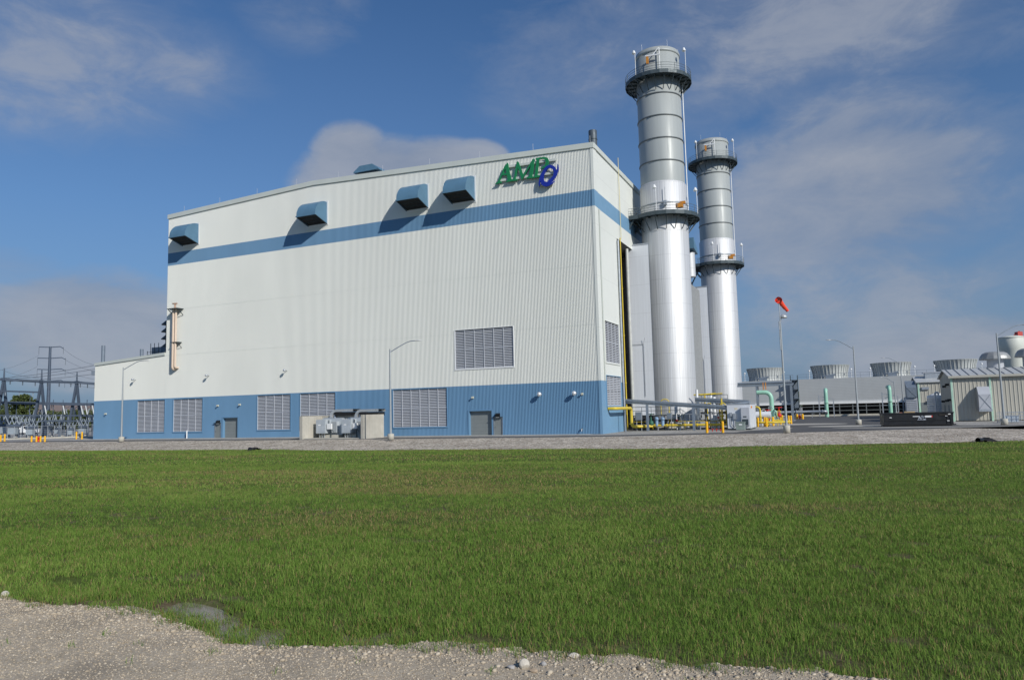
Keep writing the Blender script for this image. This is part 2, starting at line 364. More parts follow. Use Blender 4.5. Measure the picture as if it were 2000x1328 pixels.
for px, py, a, b in ((1672, 832.0, 5.5, 3.2), (1500, 829.5, 10.5, 4.5), (1800, 834.3, 9.0, 1.3)):
    c = G(px, py); poly_sheet('gravel_island', ellipse(c, a, b, -YAW), .016, isl)
poly_sheet('concrete_apron', [PW(x, y)[:2] for x, y in ((-86, -.05), (-1, -.05), (-1, -2.2), (-86, -2.2))], .02, mat('apron_concrete', (.48, .47, .43), .9, 0, .1, .5, bump=.2))

# ------------------------------------------------------------------ main building
UL, ULL, ZB, ZS1, ZS2 = -69.14, -85.0, 6.08, 26.52, 28.49
def ztop(x): return float(np.interp(x, [-69.14, -41, 0], [34.48, 35.63, 34.0]))
def zlow(x): return float(np.interp(x, [-85, -69.14], [12.08, 12.97]))
bld = thing('power_plant_building', 'huge ribbed white and blue power plant hall with blue base and stripe', 'building', PW(0, 0))
wall = MB(); base = MB(); stripe = MB()
LOUV = [(-75.0, -69.12, 1.0, 5.86), (-67.3, -61.36, 1.0, 5.86), (-50.85, -44.88, 1.08, 5.94), (-43.2, -37.25, 1.08, 5.94), (-28.06, -20.1, 1.14, 5.94)]
ROLL = [(-57.3, -54.5, 0, 2.88), (-17.0, -13.93, 0, 2.95)]
PDOOR = [(-58.87, -57.78, 0, 2.05), (-13.65, -12.58, 0, 2.06)]
openings = sorted(LOUV+ROLL+PDOOR)
x = ULL
for a, b, z0, z1 in openings:
    if a > x: base.corr(x, a, 0.0, ZB)
    if z0 > 0: base.corr(a, b, 0.0, z0)
    base.corr(a, b, z1, ZB); x = b
base.corr(x, -.25, 0.0, ZB)
UPL = (-18.8, -10.82, 8.23, 13.07)
wall.corr(ULL, UL, ZB, zlow)
wall.corr(UL, UPL[0], ZB, ZS1); wall.corr(UPL[0], UPL[1], ZB, UPL[2]); wall.corr(UPL[0], UPL[1], UPL[3], ZS1); wall.corr(UPL[1], -.25, ZB, ZS1)
stripe.corr(UL, -.25, ZS1, ZS2)
wall.corr(UL, -.25, ZS2, ztop)
wall.build('front_wall', white, bld); base.build('blue_base', blue, bld); stripe.build('blue_stripe', blue, bld)
# side wall (smooth panels) with the corner trim
XS = 0.0
sw = MB(); V1 = 9.0; VEND = 34.0
def sidepanel(mb, y0, y1, z0, z1, x=XS): mb.add([(x, y0, z0), (x, y1, z0), (x, y1, z1), (x, y0, z1)], [(0, 1, 2, 3)])
SL = [(2.15, 8.1, 8.33, 13.22), (2.0, 8.1, 3.17, 6.72)]
def ztopS(y): return 34.0
sidepanel(sw, 0, V1, SL[0][3], ZS1); sidepanel(sw, 0, SL[1][0], ZB, SL[0][2]); sidepanel(sw, SL[1][1], V1, ZB, SL[0][2]); sidepanel(sw, SL[1][0], SL[1][1], SL[1][3], SL[0][2])
sidepanel(sw, 0, SL[0][0], SL[0][2], SL[0][3]); sidepanel(sw, SL[0][1], V1, SL[0][2], SL[0][3])
sidepanel(sw, 0, VEND, ZS2, 34.0); sidepanel(sw, V1, VEND, 24.5, ZS1)
sb = MB(); sidepanel(sb, 0, SL[1][0], 0, ZB); sidepanel(sb, SL[1][0], SL[1][1], 0, SL[1][2]); sidepanel(sb, SL[1][1], V1, 0, ZB)
ss_ = MB(); sidepanel(ss_, 0, VEND, ZS1, ZS2)
# cut the lower louvre out of the white panel: its top rises above the base band
sw.build('side_wall', white_flat, bld, fix=False); sb.build('blue_base', mat('blue_panel', (.16, .30, .45), .5, 0, .05, .3, spec=.25), bld, fix=False); ss_.build('blue_stripe', MATS['blue_panel'], bld, fix=False)
for za, zc in ((ZB+.003, ZS1-.003), (ZS2+.003, 34.0)): MB().box(-.28, .05, -.09, 1.25, za, zc).build('corner_trim', white_flat, bld)
for za, zc in ((0, ZB), (ZS1, ZS2)): MB().box(-.28, .055, -.093, 1.3, za, zc).build('corner_trim', MATS['blue_panel'], bld)
# back, left and inner walls, roof
rest = MB()
rest.add([(UL, .1, 12), (UL, 45, 12), (UL, 45, 34.4), (UL, .1, 34.4)], [(0, 1, 2, 3)])
rest.add([(ULL, .1, 0), (ULL, 45, 0), (ULL, 45, 12), (ULL, .1, 12.05)], [(0, 1, 2, 3)])
rest.add([(ULL, 45, 0), (0, 45, 0), (0, 45, 33.9), (UL, 45, 33.9), (UL, 45, 12), (ULL, 45, 12)], [(0, 1, 2, 3, 4, 5)])
rest.add([(0, VEND, 24.5), (0, 45, 24.5), (0, 45, 34), (0, VEND, 34)], [(0, 1, 2, 3)])
rest.build('rear_wall', white, bld, fix=False)
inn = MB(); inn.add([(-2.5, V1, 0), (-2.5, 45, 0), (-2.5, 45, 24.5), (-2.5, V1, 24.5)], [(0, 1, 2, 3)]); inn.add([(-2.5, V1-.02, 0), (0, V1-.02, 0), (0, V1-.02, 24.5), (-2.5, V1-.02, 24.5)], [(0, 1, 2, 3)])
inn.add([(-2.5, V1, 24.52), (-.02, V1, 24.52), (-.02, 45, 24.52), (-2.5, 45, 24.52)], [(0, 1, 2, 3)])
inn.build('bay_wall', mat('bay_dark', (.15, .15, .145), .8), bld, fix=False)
rf = MB()
for xa, xb in ((UL, -41), (-41, 0)): rf.add([(xa, .1, ztop(xa)-.25), (xb, .1, ztop(xb)-.25), (xb, 45, ztop(xb)-.25), (xa, 45, ztop(xa)-.25)], [(0, 1, 2, 3)])
rf.add([(ULL, .1, 11.9), (UL, .1, 12.8), (UL, 45, 12.8), (ULL, 45, 11.9)], [(0, 1, 2, 3)]); rf.build('roof', roof_m, bld, fix=False)
for xa, xb, f in ((UL-.12, -41, ztop), (-41, .15, ztop), (ULL-.1, UL-.13, zlow)):
    hh = .62 if f is ztop else .4; tr = MB(); tr.prism([(xa, f(xa)-hh+.1), (xb, f(xb)-hh+.1), (xb, f(xb)+.14), (xa, f(xa)+.14)], 'y', -.17, .25); tr.build('roof_trim', mat('trim_white', (.56, .59, .55), .5, 0, .04, .5), bld)
MB().box(-.1, .17, .26, VEND, 33.55, 34.14).build('roof_trim', MATS['trim_white'], bld)
def louvre(x0, x1, z0, z1, cols, parent, framecol, side=False, rot=None):
    """slatted louvre in an opening; front face at y=0, inside towards +y"""
    w = x1-x0
    fr = MB(); t = .10
    for a, b, c, d in ((x0-t, x1+t, z0-t*1.6, z0), (x0-t, x1+t, z1, z1+t*.6), (x0-t, x0, z0, z1), (x1, x1+t, z0, z1)): fr.box(a, b, -.09, .06, c, d)
    lv = MB(); n = max(8, int((z1-z0)/.2))
    for i in range(n):
        z = z0+(i+.5)*(z1-z0)/n; h = (z1-z0)/n
        lv.add([(x0, .0, z-h*.42), (x1, .0, z-h*.42), (x1, .13, z+h*.40), (x0, .13, z+h*.40)], [(0, 1, 2, 3)])
    lv.box(x0, x1, -.012, .1, (z0+z1)/2-.035, (z0+z1)/2+.035)
    mu = MB()
    for k in range(cols+1):
        xx = x0+w*k/cols; mu.box(max(x0, xx-.035), min(x1, xx+.035), -.03, .12, z0+.001, z1-.001)
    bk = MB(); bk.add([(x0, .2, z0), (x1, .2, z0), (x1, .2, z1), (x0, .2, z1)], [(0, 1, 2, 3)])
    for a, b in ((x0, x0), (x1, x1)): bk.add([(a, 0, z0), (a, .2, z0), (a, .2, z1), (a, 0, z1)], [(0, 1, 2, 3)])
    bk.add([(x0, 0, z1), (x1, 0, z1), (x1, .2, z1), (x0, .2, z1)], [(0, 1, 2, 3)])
    o = lv.build('louvre', louver_m, parent, fix=False)
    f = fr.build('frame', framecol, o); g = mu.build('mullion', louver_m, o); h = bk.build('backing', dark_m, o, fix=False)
    if rot is not None: o.location, o.rotation_euler = rot
    return o
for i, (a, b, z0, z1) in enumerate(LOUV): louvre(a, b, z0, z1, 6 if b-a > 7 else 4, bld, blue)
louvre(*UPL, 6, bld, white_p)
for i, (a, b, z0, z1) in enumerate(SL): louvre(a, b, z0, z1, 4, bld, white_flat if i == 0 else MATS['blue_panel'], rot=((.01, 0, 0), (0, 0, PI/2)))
for a, b, z0, z1 in ROLL:
    d = MB().add([(a, .34, 0), (b, .34, 0), (b, .34, z1), (a, .34, z1)], [(0, 1, 2, 3)]).build('roller_door', door_m, bld, fix=False)
    fr = MB(); fr.box(a-.16, a, -.09, .36, 0, z1+.16); fr.box(b, b+.16, -.09, .36, 0, z1+.16); fr.box(a, b, -.09, .36, z1, z1+.16); fr.build('frame', blue, d)
for a, b, z0, z1 in PDOOR:
    d = MB().box(a, b, .02, .07, .02, z1).build('door', pdoor_m, bld)
    fr = MB(); fr.box(a-.07, a, -.08, .1, 0, z1+.07); fr.box(b, b+.07, -.08, .1, 0, z1+.07); fr.box(a, b, -.08, .1, z1, z1+.07); fr.build('frame', bluesteel, d)
    MB().box(a-.12, b+.12, -.3, -.05, z1+.09, z1+.14).build('drip_cap', dsteel, d)
    MB().tube([(a+.1, .02, .95), (a+.1, -.05, .95), (a+.22, -.05, .95)], .018, 6).build('handle', black, d)
for xc in (-64.35, -40.2, -24.02, -17.2):
    w = 1.6; prof = [(0, 32.36), (-.35, 32.36)]+[(-.35-2.3*math.sin(t), 30.12+2.24*math.cos(t)) for t in np.linspace(.1, PI/2, 12)]+[(-2.65, 30.06), (0, 29.30)]
    n = len(prof); h = MB()
    for i in range(n-2):
        a, b = prof[i], prof[i+1]; h.add([(xc-w, a[0], a[1]), (xc+w, a[0], a[1]), (xc+w, b[0], b[1]), (xc-w, b[0], b[1])], [(0, 1, 2, 3)], True)
    for sx in (-w, w): h.add([(xc+sx, p[0], p[1]) for p in prof], [tuple(range(n))])
    h.box(xc-w-.06, xc+w+.06, -2.72, -2.64, 30.0, 30.16)
    h.box(xc-w-.06, xc-w-.002, -2.64, -.05, 29.9, 29.9+.001) if False else None
    ho = h.build('ventilation_hood', hood_m, bld, fix=True)
    sc_ = MB(); sc_.add([(xc-w+.03, -2.6, 30.1), (xc+w-.03, -2.6, 30.1), (xc+w-.03, -.06, 29.38), (xc-w+.03, -.06, 29.38)], [(0, 1, 2, 3)])
    sc_.build('bird_screen', dark_m, ho, fix=False)
    ri = MB()
    for k in (.36, .66): ri.bar((xc-w+.04, -2.6+2.54*k, 30.08-.72*k), (xc+w-.04, -2.6+2.54*k, 30.08-.72*k), .05, .05)
    ri.bar((xc-w-.02, -2.64, 30.04), (xc-w-.02, -.05, 29.27), .06, .06); ri.bar((xc+w+.02, -2.64, 30.04), (xc+w+.02, -.05, 29.27), .06, .06)
    ri.build('stiffener', mat('hood_edge', (.02, .035, .045), .5), ho)
    MB().box(xc-w-.18, xc+w+.18, -.09, -.05, 29.12, 32.55).build('flashing', white_p, ho)
# downspout at the corner, joint lines on the ribbed wall
dn = MB(); dn.box(.056, .17, 1.32, 1.5, ZB, ZS1-.1); dn.build('downspout', MATS['trim_white'], bld)
jl = MB()
for z in (12.6, 19.6): jl.box(UL+.02, -.3, -.049, -.0455, z, z+.015)
jl.build('panel_joint', mat('joint', (.64, .665, .63), .6), bld)

# wall sign: letters and swirl stand off the wall on rails
sign = thing('wall_sign', 'large AMP sign of green serif letters with a blue swirl, high on the white wall', 'sign', PW(0, 0))
def outline(name, polys, m, y0=-.46, depth=.2):
    cu = bpy.data.curves.new(name, 'CURVE'); cu.dimensions = '2D'; cu.fill_mode = 'BOTH'; cu.extrude = depth/2
    for poly in polys:
        sp = cu.splines.new('POLY'); sp.points.add(len(poly)-1); sp.use_cyclic_u = True
        for p, (qx, qy) in zip(sp.points, poly):
            X, Z = F(900+qx/10, 290+qy/10, y0); p.co = (X, Z, 0, 1)
    tmp = bpy.data.objects.new(name, cu); me = bpy.data.meshes.new_from_object(tmp); bpy.data.objects.remove(tmp); bpy.data.curves.remove(cu)
    me.materials.clear(); me.materials.append(m); o = bpy.data.objects.new(name, me); COL.objects.link(o); o.parent = sign
    o.rotation_euler = (PI/2, 0, 0); o.location = (0, y0+depth/2, 0); return o
gsign = mat('sign_green', (.015, .20, .075), .4, 0, .05, 1); bsign = mat('sign_blue', (.014, .03, .30), .4, 0, .05, 1)
outline('letter_a', [[(668,699),(676,682),(704,668),(730,630),(862,330),(890,303),(906,279),(922,302),(934,390),(972,560),(985,598),(1003,606),(1000,641),(876,660),(880,645),(903,634),(912,618),(897,520),(803,530),(765,630),(772,648),(792,652),(786,678)], [(822,497),(868,395),(891,488)]], gsign)
outline('letter_m', [[(1004,640),(1095,626),(1100,604),(1066,594),(1107,395),(1116,385),(1188,612),(1207,602),(1368,318),(1327,548),(1284,565),(1278,594),(1411,578),(1415,556),(1394,540),(1435,215),(1422,198),(1395,225),(1222,512),(1215,512),(1128,275),(1108,247),(1090,275),(1035,585),(1007,606)]], gsign)
outline('letter_p', [[(1414,578),(1418,556),(1442,543),(1477,235),(1460,217),(1465,190),(1560,175),(1640,166),(1690,185),(1718,240),(1708,310),(1665,365),(1600,395),(1550,400),(1545,382),(1590,370),(1638,335),(1655,280),(1645,225),(1600,203),(1530,212),(1492,522),(1552,528),(1546,558)]], gsign)
outline('swirl', [[(1535,757),(1518,690),(1530,600),(1565,500),(1612,420),(1660,355),(1720,322),(1780,325),(1832,355),(1856,400),(1864,438),(1884,380),(1888,305),(1906,370),(1895,450),(1862,535),(1806,620),(1752,682),(1790,665),(1832,630),(1785,692),(1720,732),(1660,745),(1600,730),(1566,692),(1552,640),(1542,700)], [(1715,382),(1662,440),(1622,510),(1606,580),(1620,630),(1660,656),(1706,650),(1695,632),(1745,600),(1800,535),(1818,460),(1792,410),(1752,385)]], bsign, y0=-.58)
for (xa, ya), (xb, yb_) in (((930,362),(1900,215)), ((760,632),(1900,470)), ((1530,722),(1800,690))):
    A = F(900+xa/10, 290+ya/10, -.2); B = F(900+xb/10, 290+yb_/10, -.2); MB().bar((A[0], -.22, A[1]), (min(B[0], A[0]+9 if ya != 362 else A[0]+6.3), -.22, B[1]), .2, .28).build('mounting_rail', MATS['trim_white'], sign)

# lamps, bells and pipes on the front wall
def wall_lamp(px, py, label, r=.2, stem=.45):
    X, Z = F(px, py, -.4); t = thing('wall_lamp', label, 'wall lamp', PW(X, -.05, Z), group='floodlights on the front wall')
    MB().tube([(0, 0, -.05), (0, -stem*.6, 0), (0, -stem, -.02)], .045, 8).build('bracket', steel, t)
    MB().lathe([(0, .16), (r*.7, .13), (r, .0), (r*.9, -.12), (0, -.14)], 14, 0, -stem-.1).build('lamp_head', steel, t)
    MB().lathe([(0, -.145), (r*.85, -.142), (r*.8, -.17), (0, -.18)], 14, 0, -stem-.1).build('lens', mat('lens', (.5, .52, .52), .15), t)
for px, py, lb in ((261, 741, 'grey floodlight on the low white wing of the hall'), (405, 733, 'grey floodlight on white wall above the left pair of doors'), (557, 723, 'grey floodlight on white wall above the concrete transformer enclosure')): wall_lamp(px, py, lb)
def wall_vent(px, py, label):
    X, Z = F(px, py, -.4); t = thing('wall_vent', label, 'vent', PW(X, -.05, Z), group='round vents on the blue base')
    MB().tube([(0, .02, 0), (0, -.4, 0)], .12, 12).build('duct', steel, t); MB().lathe([(0, .27), (.2, .2), (.29, 0), (.2, -.2), (0, -.27)], 16, 0, -.5).build('cap', mat('bright_metal', (.8, .8, .8), .3, .5), t)
wall_vent(1054, 770, 'round silver vent on the blue base, nearer the doors'); wall_vent(1122, 768, 'round silver vent on the blue base nearer the building corner')
def alarm(px, py, label):
    X, Z = F(px, py, -.2); t = thing('alarm_horn', label, 'alarm', PW(X, -.05, Z), group='alarm horns on the blue base')
    MB().box(-.1, .1, -.1, 0, -.12, .12).build('housing', mat('pale_plastic', (.6, .6, .5), .5), t); MB().tube([(0, -.1, 0), (0, -.2, 0), (0, -.32, -.02)], .04, 8, r1=.13).build('horn', MATS['pale_plastic'], t)
for px, py, lb in ((206, 808, 'small pale horn on the blue base of the low wing'), (425, 792, 'small pale horn high above the left personnel door'), (468, 790, 'small pale horn just right of the left roller door top'), (923, 776, 'small pale horn above the right roller door'), (1137, 769, 'small pale horn beside the round vent by the building corner')): alarm(px, py, lb)
for px, py, lb in ((426, 824, 'black light box over the left personnel door'), (972, 811, 'black light box over the right personnel door')):
    X, Z = F(px, py, -.2); t = thing('door_light', lb, 'door light', PW(X, -.05, Z), group='black lights over the personnel doors')
    MB().prism([(0, -.2), (-.12, -.24), (-.34, -.1), (-.34, .12), (-.1, .26), (0, .26)], 'x', -.28, .28).build('housing', black, t); MB().box(-.2, .2, -.3, -.1, -.26, -.22).build('lens', MATS['lens'], t)
# salmon pipe pair
X0, Z0 = F(340, 722, -.6); _, Z1 = F(340, 612, -.6)
t = thing('wall_pipe', 'pair of tall salmon coloured pipes with a vent head on the white wall', 'pipe', PW(X0, -.05, Z0))
MB().tube(bend([(-.28, -.6, 9.2), (-.28, -.6, .1), (-.28, 0, .1)], .35), .2, 12).build('pipe', salmon, t); MB().tube(bend([(.22, -.6, 9.2), (.22, -.6, .3), (.22, 0, .3)], .35), .17, 12).build('pipe', salmon, t)
pf = MB(); pf.box(-1.0, 1.15, -1.25, 0, 9.2, 9.28); pf.bar((1.05, -1.1, 9.2), (1.05, -.02, 8.3), .08, .08); pf.bar((-.9, -1.1, 9.2), (-.9, -.02, 8.3), .08, .08); pf.build('platform', dsteel, t)
b_ = MB(); b_.box(-.55, .9, -.85, -.02, 4.1, 4.18); b_.bar((.85, -.8, 4.1), (.85, -.02, 3.3), .07, .07); b_.build('bracket', dsteel, t)
MB().tube([(0, -.6, 9.28), (0, -.6, 10.0)], .15, 10).tube([(-.5, -.6, 10.1), (.4, -.6, 10.05)], .12, 8).build('vent_head', mat('salmon_head', (.45, .3, .22), .5), t)
X, Z = F(370, 857); t = thing('stand_pipe', 'short white pipe standing against the blue base', 'pipe', PW(X, -.5, 0)); MB().tube([(0, 0, 0), (0, 0, 1.1)], .09, 10).build('pipe', white_p, t); MB().lathe([(0, 1.18), (.1, 1.16), (.11, 1.1), (.0, 1.09)], 10).build('cap', white_p, t)
t = thing('hose_bib', 'small silver tap low on the blue base near the corner', 'tap', PW(-2.4, -.05, .55)); MB().tube(bend([(0, 0, 0), (0, -.3, .05), (0, -.35, -.2)], .08), .06, 8).build('spout', steel, t); MB().lathe([(0, .14), (.13, .13), (.13, .1), (0, .1)], 10, 0, -.15).build('valve_wheel', dsteel, t)

# roof furniture
def rod(X, Y, Z, label): 
    t = thing('lightning_rod', label, 'lightning rod', PW(X, Y, Z), group='lightning rods along the hall roof edge'); MB().tube([(0, 0, 0), (0, 0, .9)], .022, 6).build('rod', steel, t); MB().box(-.08, .08, -.08, .08, 0, .06).build('base', steel, t)
for k in range(10): X = -66+7.3*k; rod(X, .1, ztop(X)+.14, 'thin steel lightning rod on the hall roof edge')
t = thing('exhaust_pipe', 'dark round exhaust pipe on the hall roof near the corner', 'pipe', PW(-1.3, 4.5, 33.75)); MB().tube([(0, 0, 0), (0, 0, 3.6)], .52, 20, cap=False).tube([(0, 0, 0), (0, 0, 3.58)], .46, 20, cap=False).build('pipe', mat('weathered_steel', (.09, .11, .13), .5, .3, .2, 2), t)
MB().tube([(0, 0, .1), (0, 0, .2)], .58, 20).tube([(0, 0, 2.4), (0, 0, 2.5)], .56, 20).build('flange', dsteel, t)
t = thing('roof_ventilator', 'low blue roof ventilator on the ridge of the hall', 'vent', PW(-32.9, 2.4, 35.4)); t.scale = (.8, .8, .92); MB().box(-1.9, 1.9, -1.4, 1.4, 0, .95).build('curb', dsteel, t)
MB().prism([(-2.6, .9), (2.6, .9), (2.5, 1.1), (1.3, 1.85), (-1.3, 1.85), (-2.5, 1.1)], 'y', -1.7, 1.7).build('cowl', hood_m, t)
for px, lb, zt, vv in ((202, 'taller grey flue behind the low wing roof', 675, 18), (277, 'shorter grey flue behind the low wing roof', 682, 24)):
    X, Z = F(px, zt, vv); t = thing('roof_flue', lb, 'flue', PW(X, vv, 11.9), group='flues behind the low roof'); h = Z-11.9
    MB().tube([(0, 0, 0), (0, 0, h)], .34, 16).build('flue', bluesteel, t); MB().tube([(0, 0, h*.3), (0, 0, h*.33)], .42, 16).build('collar', dsteel, t); MB().box(-2.2, 2.6, -.8, .8, 0, .9).build('base', steel, t)
X, Z = F(325, 690, 14); t = thing('roof_silencer', 'dark stack of flared vent cones at the edge of the tall hall', 'vent', PW(X, 14, 12.6)); m_ = MB()
m_.tube([(0, 0, 0), (0, 0, F(321, 628, 14)[1]-12.6)], .22, 10).build('core', dsteel, t)
_, zz = F(321, 625, 14)
for k, py in enumerate((632, 646, 660, 676)):
    _, z = F(321, py, 14); MB().lathe([(.2, z-12.6+.5), (.95, z-12.6-.2), (.9, z-12.6-.32), (.2, z-12.6-.2)], 16).build('cone', dsteel, t)
X, Z = F(311, 690, 10); t = thing('roof_cooler', 'dark rooftop cooler with railings on the low wing', 'cooling unit', PW(X, 10, 13.4)); MB().box(-.9, 1.3, -.8, .8, .2, 1.9).build('housing', bluesteel, t)
m_ = MB()
for a in (-1.7, -.9, 0, 1.0): m_.tube([(a, -1, 0), (a, -1, 2.6 if a > -1.5 else 1.3)], .05, 6)
m_.bar((-1.7, -1, 1.1), (1.2, -1, 1.1), .06, .06); m_.bar((-1.7, -1, .6), (1.2, -1, .6), .08, .2); m_.build('railing', dsteel, t)

# ------------------------------------------------------------------ exhaust stacks
def make_stack(label):
    t = thing('exhaust_stack', label, 'chimney', PW(4.05, 19.25), group='exhaust stacks beside the hall')
    R1, R2 = 3.2, 3.03
    MB().lathe([(R1, 0), (R1, 33.3), (R2, 33.5)], 72).build('jacket', alum, t)
    ba = MB(); ba.lathe([(R1+.002, 30.3), (R1+.09, 30.35), (R1+.09, 30.5), (R1+.002, 30.55)], 64); ba.build('band', steel, t)
    up = MB().lathe([(R2, 33.45), (R2, 52.45), (R2-.12, 52.5), (R2-.15, 47)], 72).build('flue', stackgrey, t)
    for z in (36.36, 39.52, 42.7, 45.87, 51.9):
        big_ = z > 50; MB().lathe([(R2+.001, z-.12), (R2+.11, z-.07), (R2+.11, z+(.25 if big_ else .05)), (R2+.001, z+(.28 if big_ else .1))], 64).build('stiffener_ring', mat('ring_steel', (.14, .155, .16), .5, .2) if not big_ else stackgrey, up)
    def platform(z, Ro, Ri, nb, ext=None):
        dk = MB(); dk.lathe([(Ri, z-.12), (Ro, z-.12), (Ro, z), (Ri, z)], 24, smooth=False)
        dk.lathe([(Ro, z-.35), (Ro+.06, z-.35), (Ro+.06, z+.18), (Ro, z+.18)], 24, smooth=False)
        if ext: dk.box(-6.2, -2.2, -3.9, .5, z-.14, z); dk.box(-6.2, -2.2, -3.98, -3.9, z-.4, z+.15)
        d = dk.build('platform', dsteel, t)
        for k in range(nb):
            a = 2*PI*k/nb+.1; c, s = math.cos(a), math.sin(a); br = MB()
            br.bar((c*(Ro-.1), s*(Ro-.1), z-.2), (c*(Ri+.1), s*(Ri+.1), z-2.0), .09, .09); br.bar((c*Ri, s*Ri, z-.2), (c*Ro, s*Ro, z-.2), .1, .16); br.build('bracket', dsteel, d)
        if ext:
            for yy in (-3.6, -.6):
                br = MB(); br.bar((-6.0, yy, z-.2), (-4.3, yy, z-4.6), .2, .2); br.bar((-3.4, yy, z-.3), (-5.9, yy, z-4.9), .2, .2); br.build('brace', dsteel, d)
        ra = MB(); a0, a1 = (0, 2*PI) if not ext else (-PI*.72, PI*.8)
        n = 30
        for hgt in (.4, .75, 1.1):
            ra.tube([(Ro*math.cos(a0+(a1-a0)*i/n), Ro*math.sin(a0+(a1-a0)*i/n), z+hgt) for i in range(n+1)], .028, 5)
        for i in range(0, n, 2):
            a = a0+(a1-a0)*i/n; ra.tube([(Ro*math.cos(a), Ro*math.sin(a), z), (Ro*math.cos(a), Ro*math.sin(a), z+1.12)], .03, 5)
        if ext:
            for hgt in (.4, .75, 1.1): ra.tube([(Ro*math.cos(a0), Ro*math.sin(a0), z+hgt), (-2.6, -3.94, z+hgt), (-6.2, -3.94, z+hgt)], .028, 5)
            for xx in (-2.6, -3.5, -4.4, -5.3, -6.2): ra.tube([(xx, -3.94, z), (xx, -3.94, z+1.12)], .03, 5)
        ra.build('railing', mat('railing_steel', (.13, .155, .165), .5, .3), d)
        for a in ((-PI*.66, -PI*.12) if not ext else (-PI*.5, -PI*.05)):
            c, s = math.cos(a)*Ro, math.sin(a)*Ro
            MB().tube([(c, s, z), (c, s, z+3.3)], .04, 6).lathe([(0, z+3.75), (.12, z+3.7), (.28, z+3.3), (.2, z+3.2), (0, z+3.2)], 10, c-.15, s).build('lamp', white_p, d)
    platform(48.3, 4.55, R2, 20); platform(28.75, 4.75, R1, 18, True)
    ho = MB(); ho.tube([(1.0, -3.3, 49), (1.0, -3.3, 52.0)], .07, 6); ho.bar((-.9, -3.5, 51.1), (1.1, -3.5, 50.95), .14, .16); ho.bar((1.0, -3.4, 52.0), (.2, -3.5, 51.1), .1, .1)
    h = ho.build('hoist', white_p, t); MB().box(-.75, -.45, -3.7, -3.4, 49.9, 50.9).build('chain_bag', brass, h)
    MB().box(2.4, 3.3, -3.9, -3.2, 29.2, 29.75).box(2.9, 3.6, -3.6, -3.2, 29.7, 30.05).build('monitor_box', brass, t); MB().box(.75, 1.15, -3.6, -3.2, 29.9, 30.5).tube([(.95, -3.4, 30.5), (.95, -3.4, 32.4)], .04, 6).build('sampling_port', steel, t)
    la = MB(); 
    for dx in (-.22, .22): la.tube([(3.22, .75+dx*.6, 29), (3.22, .75+dx*.6, 48.3)], .04, 6)
    for k in range(60): la.tube([(3.22, .62, 29.2+k*.32), (3.22, .88, 29.2+k*.32)], .02, 4, cap=False)
    la.build('ladder', white_p, t)
    for k in range(5): a = 2*PI*k/5+.4; MB().tube([(2.97*math.cos(a), 2.97*math.sin(a), 52.4), (2.97*math.cos(a), 2.97*math.sin(a), 53.4)], .025, 5).build('rod', steel, t)
    MB().lathe([(.0, -.05), (R1+.3, -.05), (R1+.3, .35), (R1, .35)], 40).build('foundation', conc, t)
    return t
st1 = make_stack('nearer and taller looking silver exhaust stack beside the white hall')
P2 = plant(np.array([39.3, 137, 0]))
st2 = dup(st1, PW(P2[0], P2[1], 0), label='farther silver exhaust stack behind the first one'); st2.scale = (1, 1, 1.0143)
def duct_box(dx, dy, label):
    t = thing('duct_box', label, 'duct', PW(dx, dy), group='silver duct boxes between stacks and hall')
    MB().box(-.75, 2.3, 0, 6, 0, 25.0).build('casing', alum_flat, t)
    e = MB(); e.box(-.80, 2.35, -.06, 6, 25.0, 25.18); e.box(2.27, 2.36, -.05, .0, 0, 25); e.box(-.82, -.72, -.05, .0, 0, 25); e.build('edge_trim', steel, t)
    p = MB(); p.tube([(-.75, -.1, 11.4), (1.0, -.1, 11.4), (1.25, -.3, 12.2)], .03, 5); p.tube([(1.05, -.1, 11.4), (1.05, -.1, 4.4)], .035, 5); p.build('conduit', steel, t)
    return t
db1 = duct_box(0.05, 16.6, 'silver duct box joining the nearer stack to the hall')
dup(db1, PW(P2[0]-4.0, P2[1]-2.65), label='silver duct box left of the farther stack')
# casing of the boilers behind the stacks
t = thing('boiler_casing', 'dark boiler casing with blue hood between the two stacks', 'boiler', PW(2.0, 27)); MB().box(-1.8, .4, 0, 28, 0, 24).build('casing', mat('boiler_grey', (.30, .31, .31), .6, .2), t)
MB().prism([(0, 26.0), (0, 27.6), (3.0, 26.2), (3.0, 25.6)], 'x', -.2, 4.6).build('hood', hood_m, t); MB().tube([(3.6, 1.5, 22.0), (3.6, 1.5, 25.6)], .8, 18).build('drum', alum, t)
# slot between wall and duct box: pipes
def pipe_thing(name, label, cat, pts, r, m, flanges=(), group=None, world=False, rb=.5, n=12, supports=()):
    p0 = np.asarray(pts[0], float); t = thing(name, label, cat, PW(*p0), group=group); pl_ = [np.asarray(p, float)-p0 for p in pts]
    o = MB().tube(bend(pl_, rb) if len(pts) > 2 else pl_, r, n).build('pipe', m, t)
    if flanges:
        for (x, y, z), ax in flanges:
            c = np.array([x, y, z])-p0; d = np.array({'x': (1, 0, 0), 'y': (0, 1, 0), 'z': (0, 0, 1)}[ax])*.06; MB().tube([c-d, c+d], r*1.55, 14).build('flange', m, t)
    for (x, y, z) in supports:
        c = np.array([x, y, z])-p0; MB().box(c[0]-.06, c[0]+.06, c[1]-.06, c[1]+.06, -p0[2], c[2]-r*.9).build('support', steel, t)
    return t
pipe_thing('vertical_gas_pipe', 'tall yellow pipe running up the dark slot beside the silver duct box', 'pipe', [(.3, 9.5, .1), (.3, 9.5, 24.6)], .085, yellow, [((.3, 9.5, z), 'z') for z in (6, 12, 18)])
